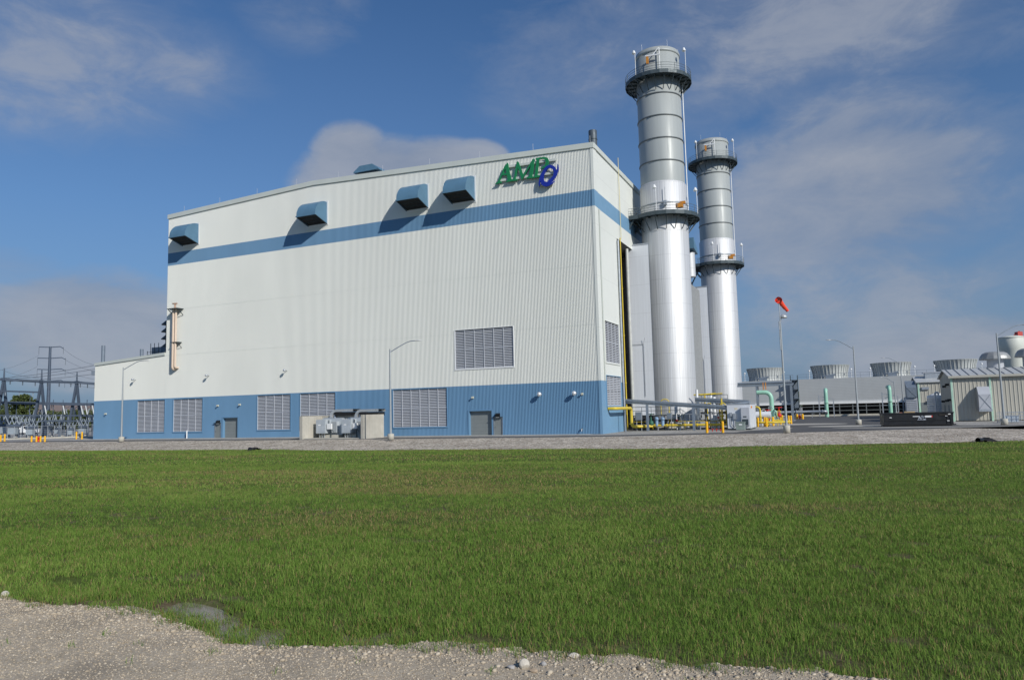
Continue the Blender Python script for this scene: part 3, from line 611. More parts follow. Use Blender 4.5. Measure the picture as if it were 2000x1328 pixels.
pipe_thing('wall_conduit', 'thin pale yellow pipe on the upper side wall rising above the roof edge', 'pipe', [(.2, 10.4, 24.7), (.2, 10.4, 35.5)], .05, mat('pale_yellow', (.58, .52, .30), .5))
pipe_thing('vertical_steam_pipe', 'tall grey pipe beside the yellow pipe in the dark slot', 'pipe', [(.2, 8.85, .1), (.2, 8.85, 24.2)], .13, steel)
pipe_thing('vertical_steam_pipe', 'tall thick grey pipe close to the silver duct box', 'pipe', [(-.2, 14.5, .1), (-.2, 14.5, 24.2)], .22, mat('slot_pipe', (.50, .51, .48), .5, .1))

# ------------------------------------------------------------------ gas yard in front of the stacks
pipe_thing('gas_header', 'thick yellow gas pipe leaving the blue base and turning down to the ground', 'pipe', [(.06, 2.3, 2.85), (1.05, 2.3, 2.85), (1.05, 8.8, 2.85), (1.05, 8.8, .55), (3.2, 10.6, .55)], .185, yellow, [((1.05, 8.8, .9), 'z')], supports=[(1.05, 6.0, 2.85)])
def low(px, py, vv): X, Z = F(px, py, vv); return X
gx0, gx1 = 3.0, low(1420, 833, 10.6)
t = pipe_thing('gas_main', 'long yellow gas main running low along the gravel in front of the stacks', 'pipe', [(gx0, 10.6, .62), (gx1, 10.6, .62)], .135, yellow, [((gx0+(gx1-gx0)*k, 10.6, .62), 'x') for k in (.06, .22, .3, .46, .62, .8, .92)], supports=[(gx0+(gx1-gx0)*k, 10.6, .62) for k in (.1, .4, .66, .9)])
def meter(px, label):
    X = low(px, 833, 10.6); t = thing('gas_meter', label, 'meter', PW(X, 10.6, .86), group='blue meters on the yellow gas main')
    MB().tube([(0, 0, -.3), (0, 0, .35)], .2, 12).build('body', mat('meter_blue', (.22, .34, .50), .4), t); MB().lathe([(0, .85), (.2, .8), (.27, .6), (.2, .36), (0, .34)], 14).build('head', MATS['meter_blue'], t)
meter(1283, 'blue meter on the yellow gas main, left one'); meter(1295, 'blue meter on the yellow gas main, right one')
def valve(X, Y, Z, label, m, group=None):
    t = thing('gate_valve', label, 'valve', PW(X, Y, Z), group=group); MB().lathe([(0, -.34), (.26, -.24), (.34, 0), (.26, .24), (.1, .34), (.08, 1.2), (0, 1.2)], 14).build('body', m, t)
    w = MB(); w.tube([(.42*math.cos(a), .42*math.sin(a), 1.15) for a in np.linspace(0, 2*PI, 17)], .05, 6); w.bar((-.42, 0, 1.15), (.42, 0, 1.15), .05, .05); w.bar((0, -.42, 1.15), (0, .42, 1.15), .05, .05); w.build('hand_wheel', m, t)
valve(low(1272, 833, 10.5), 10.55, .9, 'grey and green handwheel valve on the gas main', mat('valve_green', (.03, .12, .08), .5))
def gooseneck(pxl, pxr, pyt, vv, label, r=.11, zb=.7, wide=None):
    X0 = low(pxl, 800, vv); X1, Z = F(pxr, pyt, vv)
    return pipe_thing('gooseneck_pipe', label, 'pipe', [(X1, vv, zb), (X1, vv, Z), (X0, vv, Z), (X0, vv, Z-2.0)], r, yellow, [((X1, vv, zb+.7), 'z'), ((X1, vv, Z-1.6), 'z')], group='yellow gooseneck vent pipes')
gooseneck(1291, 1306, 779.5, 12.5, 'yellow gooseneck pipe in front of the nearer stack', .065)
gooseneck(1406, 1417, 786.5, 13.0, 'yellow gooseneck pipe beside the white shelter', .06)
gooseneck(1470, 1484, 794.5, 17, 'thick yellow gooseneck pipe right of the white shelter', .12)
for px, ptop, lb in ((1376, 769, 'tall yellow vent riser left in front of the farther stack'), (1389, 769, 'tall yellow vent riser right in front of the farther stack')):
    X, Z = F(px, ptop, 17); t = thing('vent_riser', lb, 'pipe', PW(X, 17, 0), group='tall yellow vent risers'); MB().tube([(0, 0, 0), (0, 0, Z)], .09, 10).build('pipe', yellow, t)
    MB().tube([(-1.4, 0, Z-.1), (1.4, .2, Z)], .08, 8).build('outlet', yellow, t); MB().tube([(0, 0, 1.8), (0, 0, 1.95)], .17, 12).tube([(0, 0, 3.9), (0, 0, 4.0)], .16, 12).build('flange', yellow, t)
X, Z = F(1412, 798, 11.6); t = thing('control_valve', 'yellow control valve standing on the gas main beside the shelter', 'valve', PW(X, 10.7, .85)); MB().tube([(0, 0, 0), (0, 0, 2.9)], .1, 12).build('stem', yellow, t); MB().lathe([(0, .95), (.26, .9), (.26, .78), (.14, .7), (.14, .3), (.28, .28), (.28, .12), (0, .1)], 16).build('body', yellow, t)
# skid with platform behind the main
def skid(px0, px1, vv, label, h=1.7, seed=1):
    r_ = random.Random(seed); a = low(px0, 830, vv); b = low(px1, 830, vv); t = thing('pipe_skid', label, 'equipment skid', PW(a, vv, 0), group='dark pipe skids'); w = b-a
    m_ = MB(); m_.box(0, w, 0, 2.4, .0, .12); m_.box(0, w, 0, 2.4, h-.12, h)
    for x in np.linspace(.1, w-.1, 4): m_.bar((x, .1, .12), (x, .1, h-.12), .1, .1); m_.bar((x, 2.3, .12), (x, 2.3, h-.12), .1, .1)
    m_.build('frame', dsteel, t)
    q = MB()
    for z in (.55, 1.05): q.tube([(.1, .9, z*h/1.7), (w-.1, .9, z*h/1.7)], .16, 10)
    for k in range(5): x = .3+(w-.6)*k/4; q.tube([(x, .7, .2), (x, .7, h-.3)], .09, 8)
    q.build('piping', mat('skid_pipe', (.25, .25, .24), .5, .3), t)
    d = MB()
    for k in range(6): x = .2+(w-.5)*r_.random(); z = .3+(h-.9)*r_.random(); d.box(x, x+.35, .25, .6, z, z+.4)
    d.build('instrument_box', dsteel, t)
    rr = MB()
    for x in np.linspace(0, w, 6): rr.tube([(x, 0, h), (x, 0, h+1.05)], .03, 6)
    for z in (.55, 1.05): rr.tube([(0, 0, h+z), (w, 0, h+z)], .03, 6)
    rr.build('railing', dsteel, t); return t
skid(1236, 1330, 12.0, 'long dark pipe skid with railing in front of the nearer stack', 1.9, 2)
skid(1360, 1424, 15.0, 'dark pipe skid between the two stacks', 3.2, 5)
for px, w, h, vv, lb in ((1248, .8, 1.0, 9.6, 'grey control cabinet on posts beside the yellow gas pipe'), (1308, .6, .8, 11.7, 'small grey cabinet at the railing end of the long skid')):
    X = low(px, 820, vv); t = thing('control_cabinet', lb, 'cabinet', PW(X, vv, 0), group='grey control cabinets in the gas yard'); MB().box(-w/2, w/2, -.2, .2, 1.35, 1.35+h).build('box', steel, t); MB().box(-w/2+.06, w/2-.06, -.225, -.2, 1.41, 1.29+h).build('door', bluesteel, t)
    for dx in (-w/2+.1, w/2-.1): MB().tube([(dx, 0, 0), (dx, 0, 1.35)], .05, 8).build('leg', steel, t)
# dark base opening left of the nearer stack, thin yellow rails, small fittings
a = low(1238, 820, 14.8); b = low(1277, 820, 14.8)
t = thing('inlet_box', 'dark slatted box at the foot of the silver duct box by the nearer stack', 'equipment box', PW(a, 14.8, 0)); MB().box(0, b-a, 0, 1.6, .15, 1.75).build('body', mat('inlet_dark', (.035, .037, .04), .6), t); MB().box(-.05, b-a+.05, -.06, 1.66, 1.75, 1.85).build('lid', steel, t)
for k in range(4): MB().box(.05, b-a-.05, -.05, -.002, .3+.36*k, .42+.36*k).build('slat', steel, t)
def rail(pxa, pxb, vv, label, h=1.05, m=None):
    a = low(pxa, 830, vv); b = low(pxb, 830, vv); t = thing('guard_rail', label, 'railing', PW(a, vv, 0), group='thin rails in the gas yard'); w = b-a; q = MB()
    for z in (h*.5, h): q.tube([(0, 0, z), (w, 0, z)], .035, 6)
    q.build('rail', m or yellow, t); n = max(2, int(w/1.1))
    for k in range(n+1): MB().tube([(w*k/n, 0, 0), (w*k/n, 0, h)], .035, 6).build('post', m or yellow, t)
rail(1318, 1420, 11.6, 'long thin yellow rail behind the yellow gas main'); rail(1238, 1275, 12.6, 'short thin yellow rail beside the dark slatted box'); rail(1478, 1530, 26, 'thin yellow rail behind the bollards right of the shelter', 1.1); rail(1330, 1420, 13.4, 'grey rail in front of the dark skid between the stacks', 1.9, steel)
rs_ = random.Random(9)
for px, vv, h, m, lb in ((1262, 11.2, 1.5, steel, 'thin grey standpipe behind the left end of the gas main'), (1322, 11.4, 2.1, white_p, 'thin white standpipe at the right end of the long skid'), (1334, 11.2, 1.3, steel, 'thin grey standpipe left of the second tray post'), (1368, 12.6, 2.4, steel, 'thin grey standpipe right of the second tray post'), (1383, 12.4, 3.2, yellow, 'thin yellow standpipe left of the control valve'), (1403, 12.6, 2.6, white_p, 'thin white standpipe behind the right bollard'), (1489, 24, 2.2, white_p, 'thin white standpipe behind the silver tank'), (1503, 25, 2.6, steel, 'thin grey standpipe left of the mint elbow pipe'), (1519, 25, 2.0, yellow, 'thin yellow standpipe left of the windsock pole')):
    X = low(px, 825, vv); t = thing('standpipe', lb, 'pipe', PW(X, vv, 0), group='thin standpipes in the gas yard'); MB().tube(bend([(0, 0, 0), (0, 0, h), (.45, 0, h), (.45, 0, h-.3)], .15, 4), .055, 8).build('pipe', m, t); MB().lathe([(0, h*.55+.16), (.13, h*.55+.12), (.13, h*.55-.12), (0, h*.55-.16)], 10).build('valve', red if m is white_p else bluesteel, t)
for px, vv, w, h, lb in ((1340, 12.2, .7, .8, 'low white box on the gravel left of the second tray post'), (1398, 12.0, .5, 1.5, 'slim white box behind the two bollards'), (1327, 11.9, .5, .6, 'small pale box at the foot of the nearer stack'), (1500, 24.5, .8, 1.2, 'white box behind the close pair of bollards')):
    X = low(px, 830, vv); t = thing('instrument_cabinet', lb, 'cabinet', PW(X, vv, 0), group='small white boxes in the gas yard'); MB().box(-w/2, w/2, -.2, .2, .25, .25+h).build('box', white_p, t); MB().box(-w/2+.05, w/2-.05, -.22, -.2, .3, .2+h).build('door', steel, t); MB().box(-.06, .06, -.06, .06, 0, .25).build('leg', steel, t)
# pale vertical tanks/pipes between the stacks
for k, (px, h, lb) in enumerate(((1364, 5.0, 'white vertical pipe left of the dark skid pipes'), (1391, 4.2, 'white vertical pipe in the middle of the dark skid pipes'), (1397, 4.0, 'thick white vertical pipe right of the dark skid pipes'))):
    X = low(px, 830, 14.4); t = thing('drain_pipe', lb, 'pipe', PW(X, 14.4, 0), group='white pipes between the stacks'); MB().tube([(0, 0, 0), (0, 0, h)], .16 if k < 2 else .22, 12).build('pipe', white_p, t); MB().tube([(0, 0, h*.5), (0, 0, h*.5+.1)], .3, 12).build('flange', steel, t)
# cable trays on posts
def tray(label, A, B, posts, w=.55, h=.35):
    t = thing('cable_tray', label, 'cable tray', PW(A[0], A[1], 0), group='grey cable trays on posts'); a = np.array([0, 0, A[2]]); b = np.array([B[0]-A[0], B[1]-A[1], B[2]])
    m_ = MB(); m_.bar(a, b, w, .05)
    d = (b-a)/np.linalg.norm(b-a); sd_ = np.cross(d, [0, 0, 1]); sd_ = sd_/np.linalg.norm(sd_)
    for s_ in (-1, 1): m_.bar(a+sd_*s_*w/2+np.array([0, 0, h/2]), b+sd_*s_*w/2+np.array([0, 0, h/2]), .05, h)
    m_.build('tray', bluesteel, t); MB().bar(a+np.array([0, 0, -.16]), b+np.array([0, 0, -.16]), .16, .24).build('beam', steel, t)
    MB().bar(a+np.array([0, 0, h+.03]), b+np.array([0, 0, h+.03]), w*.94, .03).build('cover', steel, t)
    for px, pv in posts: MB().box(px-A[0]-.14, px-A[0]+.14, pv-A[1]-.12, pv-A[1]+.12, 0, A[2]+(B[2]-A[2])*(px-A[0])/(B[0]-A[0])-.28).build('post', bluesteel, t)
    return t
p1 = low(1264, 800, 9.4); p2 = low(1354, 800, 9.4); XB = low(1424, 797, 9.4)
tray('long grey cable tray from the hall corner to the white shelter', (.2, 9.4, 3.75), (XB, 9.4, 2.62), [(p1, 9.4), (p2, 9.4)], .5, .22)
XC = XB; XA, ZA = F(1358, 777, 14.2); XB, ZE = F(1462, 782, 14.2)
tray('upper grey cable tray in front of the farther stack', (XA, 14.2, ZA-.2), (XB, 14.2, ZE-.2), [(XA+.3, 14.2), (XB-.5, 14.2)], .5, .22)
t = thing('cable_ladder', 'short slanting grey cable ladder joining the two cable trays', 'cable tray', PW(XC, 9.6, 0)); MB().bar((0, 0, 2.9), (XB-XC, 4.5, ZE-.15), .6, .16).build('ladder', bluesteel, t); MB().bar((.0, 0, 2.7), (XB-XC, 4.5, ZE-.35), .18, .2).build('beam', steel, t)
# white equipment shelter
sx0, sx1 = low(1421, 820, 9.0), low(1466, 820, 9.0)
t = thing('equipment_shelter', 'white equipment shelter with a grey cooling unit on its front', 'shelter', PW(sx0, 9.0, 0)); w = sx1-sx0; hS = 3.0
shm = mat('shelter_white', (.60, .63, .67), .45, 0, .04, 1, dirt=.1)
MB().box(0, w, 0, 6, .18, hS).build('body', shm, t); MB().box(-.06, w+.06, -.06, 6.06, hS, hS+.08).build('roof', steel, t); MB().box(.1, w-.1, .1, 5.9, 0, .18).build('plinth', dsteel, t)
ac = MB().box(w*.62, w*.97, -.42, -.002, .5, 2.6).build('cooling_unit', louver_m, t); MB().box(w*.65, w*.92, -.43, -.421, .55, 1.25).build('grille', dsteel, ac); MB().box(w*.7, w*.85, -.43, -.421, 1.45, 1.6).build('vent', dsteel, ac)
for a, b, c, d in ((.12, .22, 1.6, 2.05), (.27, .40, 1.25, 1.95)): MB().box(w*a, w*b, -.2, -.002, c, d).build('switch_box', steel, t)
MB().tube(bend([(w*.17, -.1, 1.6), (w*.17, -.12, .6), (w*.33, -.12, .25), (w*.33, -.1, 1.25)], .2), .03, 6).build('conduit', dsteel, t)
MB().box(w*.32, w*.46, -.006, -.001, 2.35, 2.6).build('notice', mat('notice_tan', (.62, .58, .45), .6), t); MB().box(w+.002, w+.12, 1.0, 1.25, 2.5, 2.75).build('beacon', orange, t); MB().box(w+.001, w+.03, 2.6, 3.6, .3, 2.3).build('door', shm, t)
t = thing('pad_box', 'low grey green utility box in front of the white shelter', 'utility box', PW(low(1447, 838, 7.4), 7.4, 0)); MB().box(-.48, .48, -.4, .4, .05, .92).build('body', mat('box_green', (.22, .27, .25), .5), t); MB().box(-.53, .53, -.45, .45, .92, .98).build('lid', MATS['box_green'], t); MB().box(-.15, .2, -.412, -.40, .6, .75).build('plate', white_p, t)

# bollards
def bollard(p, label, h=1.1, r=.12, group='yellow bollards'):
    t = thing('bollard', label, 'bollard', p, group=group); MB().tube([(0, 0, 0), (0, 0, h)], r, 14).build('post', byellow, t); MB().lathe([(r, h-.001), (r*.8, h+.05), (0, h+.08)], 14).build('cap', byellow, t)
    return t
bollard(G(1381, 845.3), 'thick yellow bollard left of the red valve handles', 1.15, .14); bollard(G(1412, 845.0), 'thick yellow bollard right of the red valve handles', 1.15, .14)
for px, py, lb in ((1481, 833.5, 'yellow bollard nearest the right side of the shelter'), (1494, 833, 'left yellow bollard of the close pair below the silver tank'), (1497.5, 833.5, 'right yellow bollard of the close pair below the silver tank'), (1510.5, 831.5, 'yellow bollard standing alone in front of the mint elbow pipe'), (1525, 829, 'yellow bollard just left of the windsock pole'), (1528.5, 826, 'yellow bollard close behind the windsock pole'), (1541, 827.5, 'left yellow bollard of the pair right of the windsock pole'), (1545.5, 828, 'right yellow bollard of the pair right of the windsock pole'),
                   (1557, 818.5, 'short yellow bollard left of the far red hydrant'), (1568, 818.5, 'short yellow bollard right of the far red hydrant')): bollard(G(px, py), lb, 1.15 if px < 1550 else .9, .13 if px < 1550 else .2)
for px, py, h, lb in ((1, 862.5, 1.0, 'yellow bollard at the left edge of the picture'), (9, 862, 1.1, 'tall yellow bollard left of the hydrant group'), (61.5, 862.8, .8, 'short yellow bollard left of the red hydrant pair'), (71, 862.8, .8, 'short yellow bollard touching the left side of the red hydrant'), (79, 862.8, .8, 'short yellow bollard touching the right side of the red hydrant'), (87.5, 862.8, .8, 'short yellow bollard right of the red hydrant pair'), (149, 857.5, 1.15, 'tall yellow bollard by the switchyard gate, left one'), (160, 857.8, 1.15, 'tall yellow bollard nearest the blue wall')):
    bollard(G(px, py), lb, h, .13)
def hydrant(p, label):
    t = thing('fire_hydrant', label, 'hydrant', p, group='red fire hydrants'); MB().lathe([(.2, 0), (.2, .08), (.14, .1), (.14, .55), (.19, .57), (.19, .62), (.12, .75), (.04, .8), (0, .82)], 14).build('barrel', red, t); MB().tube([(-.3, 0, .45), (.3, 0, .45)], .08, 10).tube([(0, 0, .45), (0, -.26, .45)], .1, 10).build('outlet', red, t)
hydrant(G(75, 862.6), 'red hydrant between short yellow bollards at the far left'); hydrant(G(1562.5, 818.5), 'red hydrant between short yellow bollards on the right asphalt')
p = G(1396, 842.5); t = thing('valve_handles', 'row of small red valve handles on the gravel between two bollards', 'valve', p)
for k in range(4): MB().tube([(-.7+.45*k, 0, 0), (-.7+.45*k, 0, .28)], .05, 8).build('stem', red, t); MB().lathe([(.0, .30), (.2, .29), (.2, .25), (0, .24)], 10, -.7+.45*k, 0).build('wheel', red, t)
# silver tank, red-green valves right of the shelter
X, Z = F(1487, 812, 22); t = thing('horizontal_tank', 'small silver horizontal tank right of the shelter', 'tank', PW(X, 22, 1.5)); MB().tube([(-1.4, 0, 0), (1.2, 0, 0)], .48, 20).build('shell', alum_flat, t)
for x in (-.9, .8): MB().box(x-.1, x+.1, -.35, .35, -1.5, -.38).build('leg', yellow, t)
pipe_thing('pipe_run', 'yellow pipe run below the silver tank behind the bollards', 'pipe', [(X-1.6, 21, .55), (X+1.6, 21, .55), (X+3.5, 23, .55)], .14, yellow, [((X-.5, 21, .55), 'x'), ((X+.8, 21, .55), 'x')], supports=[(X, 21, .55)])
valve(low(1500, 815, 23), 23, 1.0, 'red and white handwheel valve beside the silver tank', red); valve(low(1522, 812, 30), 30, 1.3, 'red handwheel valve left of the windsock pole', red)
pipe_thing('drum_pipe', 'mint and yellow elbow pipe behind the bollards', 'pipe', [(low(1510, 815, 30), 30, .4), (low(1510, 815, 30), 30, 2.0), (low(1517, 815, 30), 30, 2.0), (low(1517, 815, 30), 30, .3)], .15, mint, [((low(1510, 815, 30), 30, 1.0), 'z')], rb=.4)
pipe_thing('pipe_run', 'second yellow pipe run behind the bollards near the windsock pole', 'pipe', [(low(1508, 826, 29), 29, .6), (low(1527, 826, 29), 29, .6)], .13, yellow, [((low(1514, 826, 29), 29, .6), 'x'), ((low(1521, 826, 29), 29, .6), 'x')])
# pipe rack behind the windsock pole
XL, Z = F(1440, 754, 50); XR, _ = F(1549, 752, 50)
t = thing('pipe_rack', 'tall grey pipe rack behind the windsock pole', 'pipe rack', PW(XL, 50, 0)); w = XR-XL
MB().bar((0, 0, Z), (w, 0, Z), .35, .35).bar((0, 1.5, Z+.1), (w, 1.5, Z+.1), .3, .3).tube([(0, .6, Z+.4), (w-.2, .6, Z+.4)], .2, 8).build('beam', bluesteel, t)
for px in (1479, 1546): X = F(px, 780, 50)[0]-XL; MB().box(X-.15, X+.15, -.15, .15, 0, Z-.15).box(X-.15, X+.15, 1.35, 1.65, 0, Z-.1).bar((X, .15, Z-2), (X, 1.35, Z-.6), .1, .1).build('post', bluesteel, t)

# mint elbow pipe and risers of the cooling tower
X0, Z0 = F(1478, 766.5, 46); X1, _ = F(1506, 770, 46)
t = pipe_thing('elbow_pipe', 'mint green elbow pipe in front of the cooling tower, left of the windsock pole', 'pipe', [(X0, 46, Z0), (X1, 46, Z0), (X1, 46, 0)], .34, mint, [((X1, 46, 1.6), 'z')], rb=1.2, n=20); MB().box(1.0, 1.12, -.2, .2, .39, 1.6).box(1.4, 1.52, -.2, .2, .39, 1.6).build('hanger', brass, t)
def riser(px, pyt, pyb, vv, label):
    X = low(px, 790, vv); Zt = F(px, pyt, vv)[1]; t = thing('riser_pipe', label, 'pipe', PW(X, vv, 0), group='mint green riser pipes at the cooling tower'); dy = 94.5-vv
    MB().tube(bend([(0, 0, -.1), (0, 0, Zt-.4), (0, dy, Zt-.4)], .9, 10), .37, 20).build('pipe', mint, t)
    f = MB(); f.box(-1.5, -1.3, -.1, .1, 0, Zt-1.5); f.box(1.3, 1.5, -.1, .1, 0, Zt-2.5); f.bar((-1.5, 0, Zt-1.8), (1.5, 0, Zt-2.4), .12, .12); f.bar((-1.4, 0, Zt-3.2), (0, .3, Zt-2.2), .08, .08); f.bar((-1.4, 0, 2.2), (1.4, 0, 2.2), .12, .12); f.build('support_frame', steel, t)
    MB().lathe([(.38, 2.9), (.52, 2.9), (.52, 3.05), (.38, 3.05)], 18).build('flange', mint, t)
riser(1614, 757, 816, 88, 'mint green riser pipe left on the long cooling tower'); riser(1739, 751, 810, 88, 'mint green riser pipe right on the long cooling tower')
X0 = low(1556, 808, 84); X1 = low(1614, 808, 84)
pipe_thing('header_pipe', 'grey pipe along the ground to the left mint riser', 'pipe', [(X0-6, 84, 1.2), (X1, 84, 1.2), (X1, 87, .8)], .28, steel, [((X0, 84, 1.2), 'x'), ((X0+5, 84, 1.2), 'x')], supports=[(X0-3, 84, 1.2), (X0+3, 84, 1.2)])

# cooling towers
casing_m = mat('casing_grey', (.40, .42, .43), .6, 0, .05, .4, seam=(2, .34, .05, .35))
fan_m = mat('fan_stack_grey', (.44, .46, .45), .55, 0, .08, .8, stretch=(2, 2, .1))
def cooling_tower(X0, X1, label, fans):
    V = 100; ZT, ZL = 8.45, 2.95
    t = thing('cooling_tower', label, 'cooling tower', PW(X0, V, 0), group='grey cooling towers'); w = X1-X0
    c = MB(); c.prism([(0, ZL), (-.25, ZL+.01), (0, ZL+.5), (0, ZT), (14, ZT), (14, ZL)], 'x', 0, w).build('casing', casing_m, t)
    MB().box(-.02, w+.02, -.34, -.252, ZL-.25, ZL+.25).build('drip_edge', white_p, t)
    MB().box(.4, w-.4, 2.5, 12, 0, ZL).build('fill', dark_m, t); MB().box(-.3, w+.3, -.9, 14.5, 0, .35).build('basin', conc, t)
    co = MB()
    n = int(w/2.6)
    ccm = mat('ct_column', (.16, .175, .18), .6)
    for k in range(n+1): x = .15+(w-.3)*k/n; MB().box(x-.09, x+.09, -.1, .1, .35, ZL).build('column', ccm, t)
    for z in (1.2, 2.1): co.box(0, w, -.06, .06, z-.06, z+.06)
    co.build('girt', ccm, t)
    for (xc,) in fans:
        f = MB(); xc = xc-X0; R = 4.05
        f.lathe([(R*.93, ZT), (R*.90, ZT+.6), (R*.91, ZT+1.2), (R*.955, ZT+2.1), (R*1.03, ZT+3.15), (R*1.05, ZT+3.2), (R*.99, ZT+3.2), (R*.9, ZT+1.5)], 48, xc, 7)
        fo = f.build('fan_stack', fan_m, t)
        rb_ = MB()
        for k in range(36):
            a = 2*PI*k/36; c_, s_ = math.cos(a), math.sin(a); pts = [(xc+c_*(R*q+.06), 7+s_*(R*q+.06), ZT+zz) for q, zz in ((.93, 0), (.90, .6), (.91, 1.2), (.955, 2.1), (1.03, 3.15))]
            rb_.tube(pts, .06, 4)
        rb_.build('rib', fan_m, fo); MB().box(xc-.9, xc+.8, 1.6, 3.0, ZT, ZT+.7).tube([(xc-1.4, 2.2, ZT+.6), (xc+1.2, 2.2, ZT+.9)], .18, 8).build('motor', bluesteel, fo)
        for dx in (-4.4, 4.5): MB().tube([(xc+dx, 4, ZT), (xc+dx, 4, ZT+1.9)], .05, 6).lathe([(0, ZT+2.3), (.22, ZT+2.1), (.22, ZT+1.9), (0, ZT+1.85)], 10, xc+dx, 4).build('lamp', white_p, fo)
    ra = MB(); n = int(w/1.8)
    for k in range(n+1): x = w*k/n; ra.tube([(x, .1, ZT), (x, .1, ZT+1.1)], .03, 5)
    for z in (.55, 1.1): ra.tube([(0, .1, ZT+z), (w, .1, ZT+z)], .03, 5)
    ra.build('railing', bluesteel, t)
cooling_tower(1.0, 15.1, 'grey cooling tower with one visible fan stack behind the windsock pole', [(8.4,)])
cooling_tower(16.2, 68.0, 'long grey cooling tower with three flared fan stacks on its roof', [(22.9,), (35.7,), (48.4,)])
t = thing('stair_tower', 'dark stair frame in the gap between the two cooling towers', 'stairs', PW(14.6, 98.5, 0)); m_ = MB()
for x in (0, 1.5): m_.box(x-.08, x+.08, -.08, .08, 0, 9.4)
for k in range(4): m_.box(-.1, 1.6, -.6, .6, 2.1*k+1.9, 2.1*k+2.0); m_.bar((0, -.5, 2.1*k), (1.5, .5, 2.1*k+2), .5, .06)
m_.build('frame', dsteel, t); MB().box(.1, 1.5, .7, 1.2, 0, 8.4).build('shaft_panel', bluesteel, t)

# ------------------------------------------------------------------ metal sheds on the right
tan = mat('shed_tan', (.44, .425, .37), .55, 0, .04, .3); tan_end = mat('shed_end', (.42, .41, .36), .6, 0, .05, .3); green_t = mat('shed_trim_mint', (.42, .62, .50), .5)
A = plant(G(1863, 823)); AX, AY = A[0], A[1]
shA = thing('metal_shed', 'large beige ribbed metal shed at the right edge of the picture', 'shed', PW(AX, AY, 0), group='beige metal sheds')
LA, DA, EA, RA = 46, 12.0, 6.0, 7.0
MB().corr(.2, LA, .1, EA, .45, .05, ((0,0),(.74,0),(.80,-1),(.92,-1))).build('front_wall', tan, shA)
e = MB(); e.add([(0, 0, 0), (0, DA, 0), (0, DA, EA), (0, DA/2, RA), (0, 0, EA)], [(0, 1, 2, 3, 4)]); e.add([(LA, 0, 0), (LA, DA, 0), (LA, DA, EA), (LA, DA/2, RA), (LA, 0, EA)], [(0, 1, 2, 3, 4)]); e.add([(0, DA, 0), (LA, DA, 0), (LA, DA, EA), (0, DA, EA)], [(0, 1, 2, 3)]); e.build('end_wall', tan_end, shA, fix=False)
r_ = MB(); r_.prism([(-.35, EA-.02), (-.35, EA+.1), (DA/2, RA+.2), (DA+.35, EA+.1), (DA+.35, EA-.02), (DA/2, RA+.06)], 'x', -.3, LA+.3)
ro = r_.build('roof', mat('shed_roof', (.55, .56, .55), .45, .2), shA); r2 = MB()
for k in range(int(LA/1.0)): x = .2+k*1.0; r2.bar((x, -.3, EA+.13), (x, DA/2, RA+.23), .07, .08)
r2.build('seam', mat('seam_dark', (.16, .17, .19), .5), ro); MB().box(-.3, LA+.3, -.5, -.36, EA-.2, EA+.1).build('gutter', tan, ro)
MB().box(-.04, .2, -.06, .2, 0, EA-.03).build('corner_trim', green_t, shA); dwx = low(1934, 760, AY); MB().box(dwx-AX-.1, dwx-AX+.12, -.16, -.052, 0, EA-.05).build('downspout', green_t, shA)
for y, z in ((2.2, 5.0), (5.4, 4.8), (1.2, 2.9), (3.4, 2.8), (7.6, 2.7)): MB().box(-.45, -.01, y-.2, y+.2, z-.14, z+.14).build('wall_light', black, shA)
for y in (3.2, 7.4): MB().box(-.05, -.005, y, y+1.1, .02, 2.2).build('door', pdoor_m, shA)
hx0, hx1 = low(1909, 790, AY)-AX, low(1933, 790, AY)-AX; zt = F(1920, 755, AY)[1]; zm = F(1920, 770, AY)[1]; zb = F(1920, 803, AY)[1]
hv = MB(); hv.prism([(0, zb), (-1.35, zb), (-1.35, zm), (-.5, zt), (0, zt)], 'x', hx0, hx1); ho = hv.build('intake_hood', louver_m, shA)
cr = MB(); cr.bar((hx0+.05, -1.37, zb+.35), (hx1-.05, -1.37, zm-.05), .05, .03); cr.bar((hx0+.05, -1.375, zm-.05), (hx1-.05, -1.375, zb+.35), .05, .03); cr.box(hx0-.05, hx1+.05, -1.42, -1.36, zb-.03, zb+.28); cr.build('bracing', steel, ho)
# second shed
BV = 62; bx0, bz = F(1792, 747.5, BV); 
shB = thing('metal_shed', 'smaller beige metal shed behind the black dumpster', 'shed', PW(bx0, BV, 0), group='beige metal sheds'); LB = 22
MB().corr(.2, LB, 0, bz, .55, .05, ((0,0),(.74,0),(.80,-1),(.92,-1))).build('front_wall', tan, shB)
e = MB(); e.add([(0, 0, 0), (0, 11, 0), (0, 11, bz), (0, 5.5, bz+1), (0, 0, bz)], [(0, 1, 2, 3, 4)]); e.add([(LB, 0, 0), (LB, 11, 0), (LB, 11, bz), (LB, 5.5, bz+1), (LB, 0, bz)], [(0, 1, 2, 3, 4)]); e.build('end_wall', tan_end, shB, fix=False)
MB().prism([(-.3, bz), (-.3, bz+.14), (5.5, bz+1.2), (11.3, bz+.14), (11.3, bz), (5.5, bz+1.04)], 'x', -.3, LB+.3).build('roof', MATS['shed_roof'], shB); MB().box(-.05, .22, -.07, .2, 0, bz-.02).build('corner_trim', green_t, shB)
vx = low(1807, 759, BV)-bx0; MB().box(vx-.55, vx+.55, -.25, -.05, F(1807, 761, BV)[1], F(1807, 756, BV)[1]).build('wall_light', steel, shB)
for px in (1815,): vx = low(px, 783, BV)-bx0; MB().box(vx-.3, vx+.3, -.4, -.05, F(px, 786, BV)[1], F(px, 782, BV)[1]).build('wall_lamp', black, shB)
dx_ = low(1800, 800, BV)-bx0; MB().box(dx_, dx_+1.6, -.06, -.045, 0, 2.6).build('door', pdoor_m, shB)
